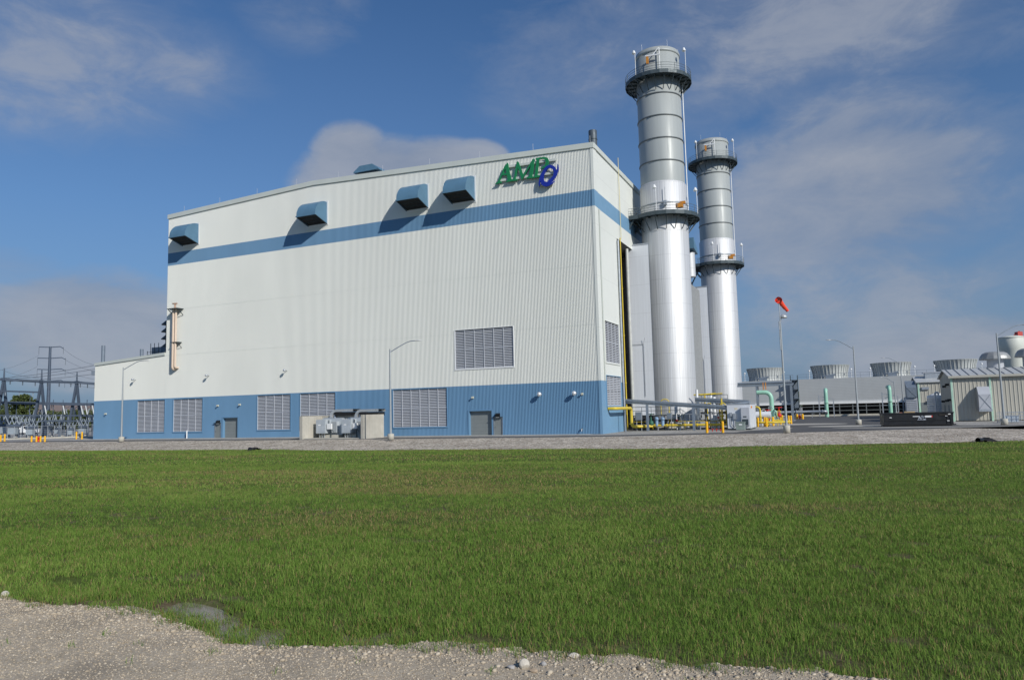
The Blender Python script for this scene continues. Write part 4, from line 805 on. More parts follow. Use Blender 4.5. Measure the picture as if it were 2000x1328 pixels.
ux0, uz = F(1768, 757, BV-1); ux1, _ = F(1790, 757, BV-1)
t = thing('air_handler', 'tall grey air handler with cross braced duct left of the smaller shed', 'air handler', PW(ux0, BV-1, 0)); w = ux1-ux0
MB().box(0, w, 0, 3, 0, uz-1.8).build('body', louver_m, t); d = MB().prism([(0, uz-1.75), (-.35, uz-1.7), (-.35, uz), (3, uz+1.2), (3, uz-1.75)], 'x', .15, w-.05).build('duct', bluesteel, t)
MB().bar((.2, -.37, uz-1.65), (w-.1, -.37, uz-.05), .05, .03).bar((.2, -.375, uz-.05), (w-.1, -.375, uz-1.65), .05, .03).build('bracing', steel, d)
lv = MB()
for k in range(9): lv.bar((.1, -.03, .4+k*.32), (w-.1, -.03, .4+k*.32), .06, .1)
lv.build('louvre', bluesteel, t)
tx, tz = F(1831, 768, 50); t = thing('white_tank', 'small white ribbed tank with a pipe beside the large shed', 'tank', PW(tx, 50, 0)); zt = F(1831, 768, 50)[1]
MB().lathe([(1.5, .6)]+[q for k in range(8) for q in ((1.5, .6+k*.35), (1.56, .68+k*.35), (1.5, .76+k*.35))]+[(1.5, zt-.4), (.6, zt), (0, zt)], 28).build('shell', white_p, t); MB().lathe([(0, .6), (1.7, .6), (1.7, 0)], 24).build('base', conc, t)
px_ = low(1826, 768, 47.9)-tx; MB().tube(bend([(px_, -2.1, .6), (px_, -2.1, zt+.1), (px_+.45, -2.1, zt+.1), (px_+.45, -2.1, zt-.3)], .2), .14, 10).build('fill_pipe', white_p, t); MB().box(px_-.2, px_+.4, -2.4, -2.0, .55, 1.0).build('coupling', orange, t)
t = thing('roof_unit', 'low silver air unit on the smaller shed roof', 'air handler', PW(low(1826, 735, BV+4), BV+4, bz+.7)); MB().box(-1.6, 1.8, -1, 1, 0, 1.0).build('housing', steel, t); MB().box(-1.9, 1.9, -1.1, 1.1, 1.0, 1.12).build('lid', louver_m, t)
# mushroom ventilators
def mushroom(pxl, pxr, pyt, pyb, label, vv=AY+8.5):
    X0, Zt = F(pxl, pyt, vv); X1, _ = F(pxr, pyt, vv); R = (X1-X0)/2; Zb = F(pxl, pyb, vv)[1]; t = thing('mushroom_ventilator', label, 'vent', PW((X0+X1)/2, vv, EA), group='grey mushroom ventilators on the large shed'); a = Zb-EA; b = Zt-EA
    MB().lathe([(R*.55, -.2), (R*.52, a+.05), (R*.55, a+.3)], 20).build('neck', louver_m, t)
    h = MB(); h.lathe([(R*.5, a-.02), (R, a-.02), (R, a+.1), (R*.93, a+(b-a)*.45), (R*.78, a+(b-a)*.8), (R*.55, b), (0, b+.05)], 14, smooth=False); h.build('cowl', mat('cowl_grey', (.33, .34, .34), .5, .3, .1, 1, dirt=.2), t)
mushroom(1910.5, 1974, 689, 703.5, 'grey mushroom ventilator left of the light pole on the large shed roof'); mushroom(1980, 2044, 682, 698, 'grey mushroom ventilator cut by the right picture edge')
tv = 90; TX, TZ = F(1974, 655, tv); TX0, _ = F(1949, 660, tv); R = TX-TX0; zsh = F(1949, 661, tv)[1]; zst = F(1949, 684, tv)[1]
t = thing('storage_tank', 'tall pale water tank with a domed top behind the large shed', 'tank', PW(TX, tv, 0)); MB().lathe([(R*.93, 0), (R*.93, zst-.3), (R, zst), (R, zsh), (R*.96, zsh+.15), (R*.6, TZ-.15), (0, TZ)], 44).build('shell', mat('tank_white', (.60, .62, .56), .5, 0, .04, .5), t); MB().lathe([(R+.001, zsh-.2), (R+.1, zsh-.1), (R+.1, zsh+.05), (R+.001, zsh+.1)], 40).build('rim', MATS['tank_white'], t)

# roll-off dumpster
D = plant(G(1727, 833)); dX1 = plant(G(1851, 832))[0]; dw = 7.1; hD = 1.42
t = thing('dumpster', 'low black roll-off dumpster with a small white logo', 'dumpster', PW(D[0], D[1], 0), rz=-YAW+.13)
blk = mat('dumpster_black', (.016, .017, .02), .45, .1, .3, 1.5, dirt=.2)
d_ = MB(); wi = 2.3
d_.prism([(0, .18), (dw, .18), (dw+.12, hD), (0, hD)], 'y', 0, .09); d_.prism([(0, .18), (dw, .18), (dw+.12, hD), (0, hD)], 'y', wi-.09, wi); d_.box(0, .1, .09, wi-.09, .18, hD); d_.box(dw-.02, dw+.08, .09, wi-.09, .18, hD); d_.box(.1, dw-.02, .09, wi-.09, .18, .3)
d_.build('body', blk, t)
MB().box(-.06, dw+.16, -.07, .16, hD, hD+.12).box(-.06, dw+.16, wi-.16, wi+.07, hD, hD+.12).build('top_rail', blk, t)
MB().box(.1, dw-.4, -.05, -.002, .62, .70).box(-.25, dw+.3, -.06, .12, .1, .2).build('side_rail', mat('rail_black', (.012, .012, .013), .5), t); MB().box(0, dw, .3, .5, 0, .12).box(0, dw, wi-.5, wi-.3, 0, .12).build('skid_rail', mat('rust_dark', (.05, .035, .025), .8), t)
for x in (dw-.55, dw-.2): MB().box(x-.06, x+.06, -.06, -.003, .2, hD-.02).build('rib', blk, t)
for x, z in ((dw-.62, 1.1), (dw-.3, 1.3), (dw-.45, .55), (.75, 1.0)): MB().box(x-.14, x+.1, -.068, -.062, z-.03, z+.05).build('reflector', white_p, t)
lg = MB(); yl = -.012
lg.box(3.05, 3.75, yl, -.003, 1.06, 1.14); lg.box(4.3, 4.95, yl, -.003, .98, 1.17); lg.build('logo_bar', white_p, t)
MB().box(4.95, 5.08, yl, -.003, .98, 1.17).build('logo_bar', red, t)
lo = MB()
def gl(x0, z0, s, segs, w=.045):
    for (a, b), (c, e) in segs: lo.bar((x0+a*s, -.012, z0+b*s), (x0+c*s, -.012, z0+e*s), .012, w)
gl(3.62, .78, .36, [((0, 0), (.35, 1)), ((.35, 1), (.7, 0)), ((.15, .4), (.55, .4))]); gl(3.92, .78, .36, [((0, 0), (0, 1)), ((0, 1), (.5, 1)), ((.5, 1), (.5, .5)), ((.5, .5), (0, .5))]); gl(4.14, .76, .3, [((0, 0), (0, 1)), ((0, 1), (.6, 1)), ((.6, 1), (.6, .55)), ((0, 0), (.6, 0)), ((.6, 0), (.6, .55))])
lo.box(3.5, 4.4, yl, -.003, .70, .735); lo.build('logo_letters', mat('logo_pale', (.55, .60, .68), .5), t)
ddl = PW(D[0], D[1], 0)
def on_d(x, y, z): a = -YAW+.13; return (ddl[0]+x*math.cos(a)-y*math.sin(a), ddl[1]+x*math.sin(a)+y*math.cos(a), z)
t = thing('plank', 'tan board lying across the top of the dumpster', 'board', on_d(2.4, .5, hD+.12)); MB().box(-.1, 1.0, -.1, .2, 0, .15).build('board', mat('board_tan', (.42, .31, .17), .7), t)
t = thing('debris_pile', 'heap of dark scrap rising above the dumpster rim', 'debris', on_d(3.5, 1.1, .3)); m_ = MB()
for k in range(14): x = -3+6*random.random(); y = -.8+1.6*random.random(); z = .5+.65*random.random()-.04*abs(x); m_.bar((x-.5, y, z), (x+.6, y+.3*random.random(), z+.3*random.random()-.1), .25, .15)
m_.build('scrap', mat('scrap_dark', (.03, .025, .022), .8), t); MB().box(-1.6, -1.0, -.5, -.2, .9, 1.28).build('scrap', mat('scrap_salmon', (.55, .25, .18), .7), t)
# pallet cage by the shed
p = G(1985, 826); t = thing('wire_cage', 'low grey wire cage beside the large shed at the right picture edge', 'cage', p); m_ = MB()
for x in np.linspace(-1.6, 2.2, 9):
    for y in (0, 1.6): m_.tube([(x, y, 0), (x, y, 1.25)], .03, 5)
for z in (.15, .5, .85, 1.25):
    for y in (0, 1.6): m_.tube([(-1.6, y, z), (2.2, y, z)], .03, 5)
m_.build('frame', steel, t)
MB().box(-1.0, .4, .4, 1.2, .1, .8).build('drum', mat('pale_blue', (.45, .52, .6), .5), t)

# ------------------------------------------------------------------ lamp posts and windsock
pole_m = mat('pole_grey', (.34, .37, .39), .5, .25, .06, 2)
def lamp_post(p, ang, label, H=10.1, arm=2.9):
    t = thing('lamp_post', label, 'lamp post', p, rz=ang, group='grey lamp posts')
    MB().lathe([(.0, .01), (.36, .01), (.36, .62), (.33, .66), (0, .66)], 20).build('base', conc, t)
    MB().tube([(0, 0, .66), (0, 0, .74)], .22, 12).tube([(0, 0, .66), (0, 0, H)], .125, 12, r1=.075).build('pole', pole_m, t)
    pts = [(0, 0, H-.35), (arm*.35, 0, H+.25), (arm*.65, 0, H+.72), (arm*.82, 0, H+.86), (arm, 0, H+.87)]
    MB().tube(bend(pts, .25), .05, 8).build('arm', bluesteel, t)
    h = MB(); n = 12
    for x0, x1, w, hh, dz in ((arm-.1, arm+.75, .19, .16, .86),): 
        h.add([(x0+(x1-x0)*i/n, w*math.sin(PI*min(1, .15+.85*i/n)*.97)*math.cos(a)+0, H+dz+hh*.6*math.sin(PI*min(1, .15+.85*i/n)*.97)*(math.sin(a) if math.sin(a) > 0 else .45*math.sin(a))) for i in range(n+1) for a in np.linspace(0, 2*PI, 10, endpoint=False)],
              [(i*10+k, i*10+(k+1) % 10, (i+1)*10+(k+1) % 10, (i+1)*10+k) for i in range(n) for k in range(10)], True)
    h.build('lamp_head', mat('lamp_grey', (.5, .52, .53), .4, .3), t); return t
lamp_post((-53.40, 100.39, 0), .0, 'lamp post in front of the low wing, leftmost of all'); lamp_post((-13.72, 82.07, 0), .0, 'lamp post in front of the hall beside the concrete enclosure')
lamp_post((44.1, 94.6, 0), PI+.05, 'lamp post on the gravel island right of the windsock'); p = Y_(1766, 812, 139); p[2] = 0; lamp_post(p, PI, 'lamp post rising behind the dumpster', 10.3); p = Y_(1751, 812, 150); p[2] = 0; lamp_post(p, PI, 'small far lamp post left of the one behind the dumpster', 7.0, 2.3)
p = G(1962, 829.5); lamp_post(p, .0, 'lamp post in front of the large beige shed', 10.2, 3.1)
p = G(1537, 845.5); H = 12.9
t = thing('windsock_pole', 'tall pole with lamp and windsock frame by the asphalt road', 'windsock pole', p, rz=0); MB().lathe([(.0, .01), (.33, .01), (.33, .72), (.3, .76), (0, .76)], 20).build('base', conc, t); MB().tube([(0, 0, .76), (0, 0, 11.0)], .115, 12, r1=.08).build('pole', pole_m, t); MB().tube([(-.02, 0, 9.0), (-.02, 0, 13.0)], .05, 8).tube([(-.12, 0, 8.3), (-.12, 0, 11.2)], .06, 8).build('mast', steel, t)
MB().tube(bend([(.05, 0, 11.1), (.2, .3, 11.5), (.4, .8, 11.6)], .1), .04, 6).build('arm', steel, t); h = MB(); h.lathe([(0, 11.95), (.2, 11.88), (.36, 11.7), (.36, 11.55), (0, 11.5)], 14, .42, .2); h.build('lamp_head', MATS['lamp_grey'], t)
def windsock(loc, label, path, radii):
    t = thing('windsock', label, 'windsock', loc, rz=0); P = [Vector(q) for q in bend(path, .12, 5)]; m = len(P); fab = mat('windsock_orange', (.80, .07, .03), .7, 0, .08, 3, bump=.2)
    mb = MB(); r0, r1 = radii; n = 18; vs_ = []; ref = Vector((0, 0, 1))
    for i_, q in enumerate(P):
        tg = (P[min(i_+1, m-1)]-P[max(i_-1, 0)]).normalized(); a = (ref-tg*ref.dot(tg)).normalized(); b = tg.cross(a); rr = r0+(r1-r0)*(i_/(m-1))**.7
        vs_ += [q+(a*math.cos(2*PI*k/n)+b*math.sin(2*PI*k/n))*rr*(1+.05*math.sin(5*k+i_)) for k in range(n)]
    mb.add(vs_, [(i_*n+k, i_*n+(k+1) % n, (i_+1)*n+(k+1) % n, (i_+1)*n+k) for i_ in range(m-1) for k in range(n)], True); mb.build('sleeve', fab, t)
    d = (P[1]-P[0]).normalized(); MB().tube([P[0], P[0]+d*.05], r0+.015, 18, cap=False).build('hoop', red, t)
    inn = MB().lathe([(0, 0), (r0*.93, .01)], 16).build('throat', fab, t); inn.rotation_euler = d.to_track_quat('Z', 'Y').to_euler(); inn.location = P[0]+d*.12
    MB().lathe([(0, -.04), (.06, -.03), (.06, .1), (0, .1)], 8).build('swivel', black, t)
q = np.array(p)+np.array([-.02, 0, 13.1]); windsock(q+np.array([-.06, -.1, .25]), 'orange red windsock drooping from the tall pole', [(0, 0, 0), (.2, .34, -.04), (.5, .5, -.36), (.85, .56, -.78), (1.1, .6, -1.06)], (.34, .16))
Pq = Y_(1992, 648, 190); windsock(Pq, 'small red windsock seen above the domed water tank', [(0, 0, 0), (-.5, .2, -.3), (-1.3, .3, -.9), (-2.0, .3, -1.5)], (.30, .2))
t = thing('windsock_mast', 'thin far mast carrying the small red windsock behind the water tank', 'pole', (Pq[0]+.1, Pq[1], 0), rz=0); MB().tube([(0, 0, 0), (0, 0, Pq[2])], .08, 8).build('pole', steel, t)
pa = mat('aviation_red', (.5, .06, .05), .6)
t = thing('lattice_mast', 'red and white mast cut by the right picture edge behind the tank', 'mast', Y_(2003, 800, 180)*np.array([1, 1, 0]), rz=0)
for k in range(6): MB().box(-.6, .6, -.6, .6, k*3.2, k*3.2+3.2).build('section', pa if k % 2 else white_p, t)

# ------------------------------------------------------------------ concrete transformer enclosure
cv = -8.3; cx0 = F(585, 858, cv)[0]; hC = F(707, 809.8, cv)[1]; xr = F(704.6, 850, cv)[0]-cx0; W_ = F(710.2, 850, cv)[0]-cx0
def _dep(pxr):
    X = cx0+W_
    return S(pxr, 850, X)[0]-cv
DR = min(7.6, _dep(750)); DL = 7.2
t = thing('blast_enclosure', 'concrete blast wall enclosure open at the front before the blue base', 'concrete enclosure', PW(cx0, cv, 0)); cc = mat('cast_concrete', (.46, .44, .385), .85, 0, .10, 1.0, bump=.3, dirt=.3, seam=(1, 1.15, .03, .35))
MB().box(0, .42, 0, DL, 0, hC).build('left_wall', cc, t); MB().box(xr, W_, 0, DR, 0, hC).build('right_wall', cc, t); MB().box(.42, xr, DR-.5, DR-.1, 0, hC-.02).build('back_wall', conc, t); MB().box(.42, xr, .3, DR-.5, 0, .12).build('slab', conc, t)
print('enclosure', W_, DR, hC)
trm = mat('transformer_grey', (.45, .49, .52), .45, .1, .06, 1, dirt=.1)
def transformer(px0, px1, label):
    a = F(px0, 840, cv+1.6)[0]; b = F(px1, 840, cv+1.6)[0]; t = thing('transformer', label, 'transformer', PW(a, cv+1.6, .12), group='grey transformers in the concrete enclosure'); w = b-a
    MB().box(0, w*.62, 0, 1.1, .55, 2.25).build('cabinet', trm, t); MB().box(.08, w*.62-.08, -.02, -.001, .65, 2.15).build('cabinet_door', mat('cab_door', (.40, .44, .48), .5), t); MB().box(w*.15, w*.32, -.03, -.021, 1.5, 1.65).build('plate', white_p, t)
    MB().box(.1, w*1.35, 1.1, 3.2, .35, 2.35).build('tank', trm, t); fn = MB()
    for k in range(9): x = w*.8+.1*k; fn.box(x, x+.03, .55, 1.09, .6, 2.0)
    fn.build('radiator', trm, t); MB().box(.2, w*1.2, 1.2, 3.0, 2.35, 2.45).lathe([(0, 2.85), (.18, 2.8), (.2, 2.45)], 10, w*.6, 2.0).build('cover', steel, t)
    pp = MB(); pp.tube(bend([(w*.72, .4, 2.2), (w*.72, .4, 1.2), (w*.85, .4, .9), (w*.85, .4, 0)], .15), .05, 8); pp.tube([(w*.7, .2, 1.5), (w*1.1, .2, .7)], .04, 6); pp.build('piping', dsteel, t)
    MB().box(w*.68, w*.95, .1, .35, 1.05, 1.75).build('relay_box', white_p, t)
    for x in (.25, .5, .75): MB().tube([(x*w*.62, .3, 0), (x*w*.62, .3, .55)], .05, 8).build('conduit', steel, t)
    MB().box(.05, w*1.3, .5, 3.2, 0, .35).build('plinth', conc, t)
transformer(617, 647, 'grey transformer on the left inside the concrete enclosure'); transformer(667, 697, 'grey transformer on the right inside the concrete enclosure')
def busduct(px, label):
    a = F(px, 820, cv+4)[0]; z1 = F(px, 803.5, cv+4)[1]+.25; t = thing('bus_duct', label, 'duct', PW(a, cv+4, 0), group='silver bus ducts over the concrete enclosure'); p = [(0, .0, 1.0), (0, 0, z1-1.0)]+[(1.0-1.0*math.cos(q), 0, z1-1.0+1.0*math.sin(q)) for q in np.linspace(.1, PI/2, 9)]+[(3.6, 0, z1)]
    d = MB(); wd = .75
    vs_ = []
    for i, q in enumerate(p):
        vs_ += [(q[0], -wd, q[2]), (q[0], wd, q[2])]
    inn_ = []
    for i, q in enumerate(p):
        t0 = Vector(p[min(i+1, len(p)-1)])-Vector(p[max(i-1, 0)]); nn = Vector((t0.z, 0, -t0.x)).normalized()*.32; inn_ += [(q[0]+nn.x, -wd, q[2]+nn.z), (q[0]+nn.x, wd, q[2]+nn.z)]
    m = len(p); n2 = 2*m
    fs = [(2*i, 2*i+1, 2*i+3, 2*i+2) for i in range(m-1)]+[(n2+2*i, n2+2*i+2, n2+2*i+3, n2+2*i+1) for i in range(m-1)]+[(2*i, 2*i+2, n2+2*i+2, n2+2*i) for i in range(m-1)]+[(2*i+1, n2+2*i+1, n2+2*i+3, 2*i+3) for i in range(m-1)]
    d.add(vs_+inn_, fs, False); d.build('duct', mat('duct_silver', (.62, .63, .63), .35, .6, .1, 2), t)
    MB().box(.8, 3.5, -.7, .7, z1-.8, z1-.36).build('bus_support', dark_m, t)
    MB().tube([(.35, -wd, 1.0), (.35, -wd, z1-.9)], .05, 8).build('edge_rail', steel, t)
busduct(651, 'silver curved bus duct over the left transformer'); busduct(699, 'silver curved bus duct over the right transformer')

# ------------------------------------------------------------------ switchyard on the left
ys = mat('yard_steel', (.085, .11, .15), .5, .3, .12, 1); porc = mat('porcelain', (.24, .28, .32), .35, 0, .06, 2); darkp = mat('dark_gear', (.07, .085, .10), .5, .2, .2, 2)
def aframe(px, pytop, pyj, pyb, Yd, label):
    c = Y_(px, pyb, Yd); c[2] = 0; zt = Y_(px, pytop, Yd)[2]; zj = Y_(px, pyj, Yd)[2]
    t = thing('switchyard_frame', label, 'steel frame', c, rz=0, group='steel A-frames of the switchyard')
    for sx, dy in ((-1.15, -.8), (.95, .8)): MB().bar((sx, dy, 0), (0, 0, zj), .42, .42).build('leg', ys, t)
    MB().tube([(0, 0, zj-.4), (0, 0, zt)], .2, 8, r1=.1).build('mast', ys, t); MB().box(-.35, .35, -.35, .35, zj-.3, zj+.3).build('joint', ys, t); return c, zj
fr = [aframe(3, 719, 741, 852, 148, 'steel A-frame at the left picture edge'), aframe(77, 722, 745.5, 853, 150, 'steel A-frame in front of the tall power pole'), aframe(146.5, 727, 747, 853, 152, 'steel A-frame nearest the hall')]
def beam(p, q, label, w=.5): 
    p = np.array(p, float); q = np.array(q, float); t = thing('switchyard_beam', label, 'beam', (p[0], p[1], 0), rz=0, group='steel beams of the switchyard'); d = q-p
    a = np.array([0, 0, p[2]]); b = np.array([d[0], d[1], q[2]]); MB().bar(a, b, w, w).build('beam', ys, t)
    i_ = MB(); n = max(3, int(np.linalg.norm(d)/2.4))
    for k in range(n): c = a+(b-a)*(k+.5)/n; i_.tube([c+np.array([0, 0, -w/2]), c+np.array([0, 0, -w/2-.7])], .09, 6)
    i_.build('insulator', porc if w < .4 else darkp, t)
X4 = Y_(192, 750, 153)
for (a, za), (b, zb_), lb in (((fr[0][0], 0), (fr[1][0], 0), 'high switchyard beam between the left and middle A-frames'), ((fr[1][0], 0), (fr[2][0], 0), 'high switchyard beam between the middle and right A-frames')):
    ia = 0 if 'left' in lb else 1; beam((a[0], a[1], fr[ia][1]), (b[0], b[1], fr[ia+1][1]), lb)
beam((fr[2][0][0], fr[2][0][1], fr[2][1]), (X4[0], X4[1], X4[2]), 'high switchyard beam running behind the hall'); L0 = Y_(-60, 740, 147); beam((L0[0], L0[1], L0[2]), (fr[0][0][0], fr[0][0][1], fr[0][1]), 'high switchyard beam leaving the left picture edge')
beam(Y_(-40, 785, 149.5), Y_(190, 790, 151.5), 'long middle switchyard beam crossing all the A-frames', .55); beam(Y_(-30, 762.5, 146), Y_(78, 766, 147), 'short upper switchyard beam on the left', .3)
beam(Y_(-30, 811, 146), Y_(195, 811.5, 148), 'long low switchyard beam carrying insulators', .28); beam(Y_(82, 822, 140), Y_(198, 822, 141), 'pale lowest switchyard beam in front of the cabinets', .3)
pp_ = Y_(92, 848, 230); pp_[2] = 0; zt = Y_(92, 677, 230)[2]
t = thing('power_pole', 'tall tapered steel power pole with four crossarms over the switchyard', 'power pole', pp_, rz=0); MB().tube([(0, 0, 0), (0, 0, zt)], .62, 12, r1=.34).build('pole', ys, t)
ARM = []
for py, l, r_ in ((678.5, 22, 26), (700, 24, 31), (722, 24, 31), (744, 0, 31)):
    z = Y_(92, py, 230)[2]; a = MB()
    if l: a.bar((0, 0, z), (-l*230/FPX, 0, z+.2), .2, .25)
    a.bar((0, 0, z), (r_*.75*230/FPX, 0, z+.15), .2, .25); a.bar((r_*.75*230/FPX, 0, z+.15), (r_*230/FPX, 0, z-.5), .18, .2); a.build('crossarm', ys, t)
    i_ = MB()
    for x in (-l*230/FPX, r_*230/FPX): 
        if x: i_.tube([(x, 0, z), (x, 0, z-2.2)], .05, 6)
    i_.build('insulator', darkp, t); ARM.append((pp_[0]+r_*230/FPX, pp_[1], z-.6)); ARM.append((pp_[0]-l*230/FPX, pp_[1], z-2.5))
def wire(a, b, sag_, label, r=.035):
    a = np.array(a, float); b = np.array(b, float); t = tag(MB().tube([a+(b-a)*k/14-np.array([0, 0, sag_*4*(k/14)*(1-k/14)]) for k in range(15)], r, 5).build('power_line', mat('wire', (.10, .115, .14), .5), None), label, 'power line', 'power lines over the switchyard'); return t
H0 = Y_(200, 711, 150); 
for k, (py0, py1) in enumerate(((739, 712), (742, 720), (745.5, 730))): wire(Y_(2, py0, 148), Y_(205, py1-2.5, 151), .3, ['top', 'middle', 'bottom'][k]+' one of three dark lines rising from the left A-frame to the hall', .05)
for k in (0, 2, 4, 6): 
    a = ARM[k]; wire(a, Y_(215+12*k, 716+k*6, 215), 1.5, ['uppermost thin line right of the power pole', '', 'second thin line right of the power pole', '', 'third thin line right of the power pole', '', 'lowest thin line right of the power pole'][k])
for k in (1, 3): wire(ARM[k], Y_(-60, 720+9*k, 215), 1.5, 'thin '+('upper' if k == 1 else 'lower')+' line from the power pole to the left edge')
wire(Y_(3, 722, 148), Y_(77, 738, 150), .4, 'thin line between the masts of the left and middle A-frames', .03)
# breakers and switch stands
def breaker_proto(label):
    t = thing('circuit_breaker', label, 'circuit breaker', (0, 0, 0), rz=0, group='circuit breakers in the switchyard')
    for x in (-1.0, 1.0): MB().box(x-.09, x+.09, -.09, .09, 0, 1.6).build('leg', ys, t)
    MB().box(-.75, .75, -.75, .35, .75, 1.9).build('cabinet', mat('breaker_grey', (.30, .35, .39), .5), t); MB().tube([(-1.3, 0, 2.2), (1.3, 0, 2.2)], .32, 12).build('tank', ys, t)
    b = MB()
    for x in (-1.0, 0, 1.0):
        for s in (-1, 1): b.tube([(x, 0, 2.4), (x+.6*s, .4*s, 4.1)], .11, 8, r1=.07)
    b.build('bushing', porc, t); return t
def stand_proto(label):
    t = thing('switch_stand', label, 'switch stand', (0, 0, 0), rz=0, group='disconnect switch stands in the switchyard')
    for x in (-1.6, 1.6): MB().box(x-.12, x+.12, -.12, .12, 0, 3.4).build('leg', ys, t)
    MB().box(-2.1, 2.1, -.15, .15, 3.4, 3.7).build('beam', ys, t); b = MB()
    for x in (-1.7, -.3, 1.1):
        b.tube([(x, 0, 3.7), (x-.3, 0, 4.9)], .1, 7); b.tube([(x+.6, 0, 3.7), (x+.9, 0, 4.9)], .1, 7)
    b.build('insulator', porc, t)
    a_ = MB()
    for x in (-1.7, -.3, 1.1): a_.bar((x-.3, 0, 4.9), (x+.4, 0, 5.4), .07, .07); a_.bar((x+.9, 0, 4.9), (x+.3, 0, 4.85), .07, .07)
    a_.build('switch_arm', darkp, t); return t
bp = breaker_proto('circuit breaker'); sp_ = stand_proto('switch stand')
for k, (px, Yd, lb) in enumerate(((27, 142, 'circuit breaker with grey cabinet near the left A-frame'), (60, 139, 'circuit breaker with pale cabinet above the left bollards'), (112, 150, 'circuit breaker left of the right A-frame'), (138, 140, 'circuit breaker below the right A-frame'), (162, 138, 'circuit breaker nearest the hall wall'), (92, 158, 'circuit breaker at the foot of the tall power pole'), (10, 156, 'circuit breaker behind the left A-frame'))):
    p = Y_(px, 853, Yd); p[2] = 0
    if k == 0: bp.location = tuple(p); bp['label'] = lb; o_ = bp
    else: o_ = dup(bp, p, label=lb)
    o_.rotation_euler = (0, 0, .5*math.sin(3.1*k)); q_ = .78+.22*math.sin(5.3*k+1); o_.scale = (q_, q_, q_+.1)
for k, (px, Yd, lb) in enumerate(((18, 160, 'switch stand behind the left A-frame'), (44, 152, 'switch stand between the left breakers'), (72, 156, 'switch stand behind the middle A-frame'), (98, 145, 'switch stand right of the middle A-frame'), (122, 158, 'switch stand in the middle of the right bay'), (150, 156, 'switch stand behind the right A-frame'), (176, 150, 'switch stand partly hidden by the hall'), (58, 165, 'switch stand farthest back in front of the tree'))):
    p = Y_(px, 853, Yd); p[2] = 0
    if k == 0: sp_.location = tuple(p); sp_['label'] = lb; o_ = sp_
    else: o_ = dup(sp_, p, label=lb)
    o_.rotation_euler = (0, 0, .9*math.sin(2.7*k+.6)); q_ = .95+.2*math.sin(4.1*k); o_.scale = (q_, q_, q_)
for k, (px, h, lb) in enumerate(((56, 8.6, 'slim ground mast above the tree crown'), (30, 7.3, 'slim mast left over the tree crown'), (102, 7.5, 'slim mast just right of the power pole'), (121, 7.4, 'slim mast in the middle of the right bay'), (143, 7.4, 'slim mast beside the right A-frame'), (168, 7.3, 'slim mast nearest the hall'))):
    p = Y_(px, 853, 151); p[2] = 0; t = thing('ground_mast', lb, 'mast', p, rz=0, group='slim masts on the middle beam'); z0 = 0; MB().tube([(0, 0, 0), (0, 0, h)], .11, 8, r1=.06).build('mast', ys, t); MB().box(-.25, .25, -.25, .25, 0, .2).build('base', conc, t)
# slanting strut insulators between the two long beams
for k, (px, lb) in enumerate(((88, 'pale slanting insulator right of the middle A-frame'), (124, 'pale slanting insulator left of the right A-frame'), (159, 'pale slanting insulator right of the right A-frame'), (168, 'pale slanting insulator second from the hall'), (181, 'pale slanting insulator at the hall edge'))):
    a = Y_(px-1, 791, 148); b = Y_(px+2.5, 809, 147); t = thing('strut_insulator', lb, 'insulator', (a[0], a[1], 0), rz=0, group='slanting insulators under the middle beam'); MB().tube([(0, 0, a[2]), (b[0]-a[0], b[1]-a[1], b[2])], .11, 8).build('rod', mat('porcelain_pale', (.55, .57, .57), .4), t); MB().tube([(0, 0, a[2]+.05), (0, 0, a[2]-.1)], .26, 10).build('cap', ys, t)
# fence in front of the switchyard
fp = [Y_(px, 856, 132+.02*px) for px in np.linspace(-90, 184, 22)]
t = thing('chain_link_fence', 'long low chain link fence in front of the switchyard', 'fence', (fp[0][0], fp[0][1], 0), rz=0)
o0 = np.array([fp[0][0], fp[0][1], 0]); m_ = MB()
for k, p in enumerate(fp): q = np.array([p[0], p[1], 0])-o0; MB().tube([q, q+np.array([0, 0, 2.3])], .05, 6).build('post', steel, t)
m_ = MB(); a = np.array([fp[0][0], fp[0][1], 0])-o0; b = np.array([fp[-1][0], fp[-1][1], 0])-o0
for z in np.arange(.1, 2.3, .36): m_.tube([a+np.array([0, 0, z]), b+np.array([0, 0, z])], .012, 4)
m_.build('wire', steel, t); MB().tube([a+np.array([0, 0, 2.25]), b+np.array([0, 0, 2.25])], .03, 5).build('top_rail', steel, t); MB().bar(a+np.array([0, 0, .1]), b+np.array([0, 0, .1]), .25, .2).build('kerb', conc, t)

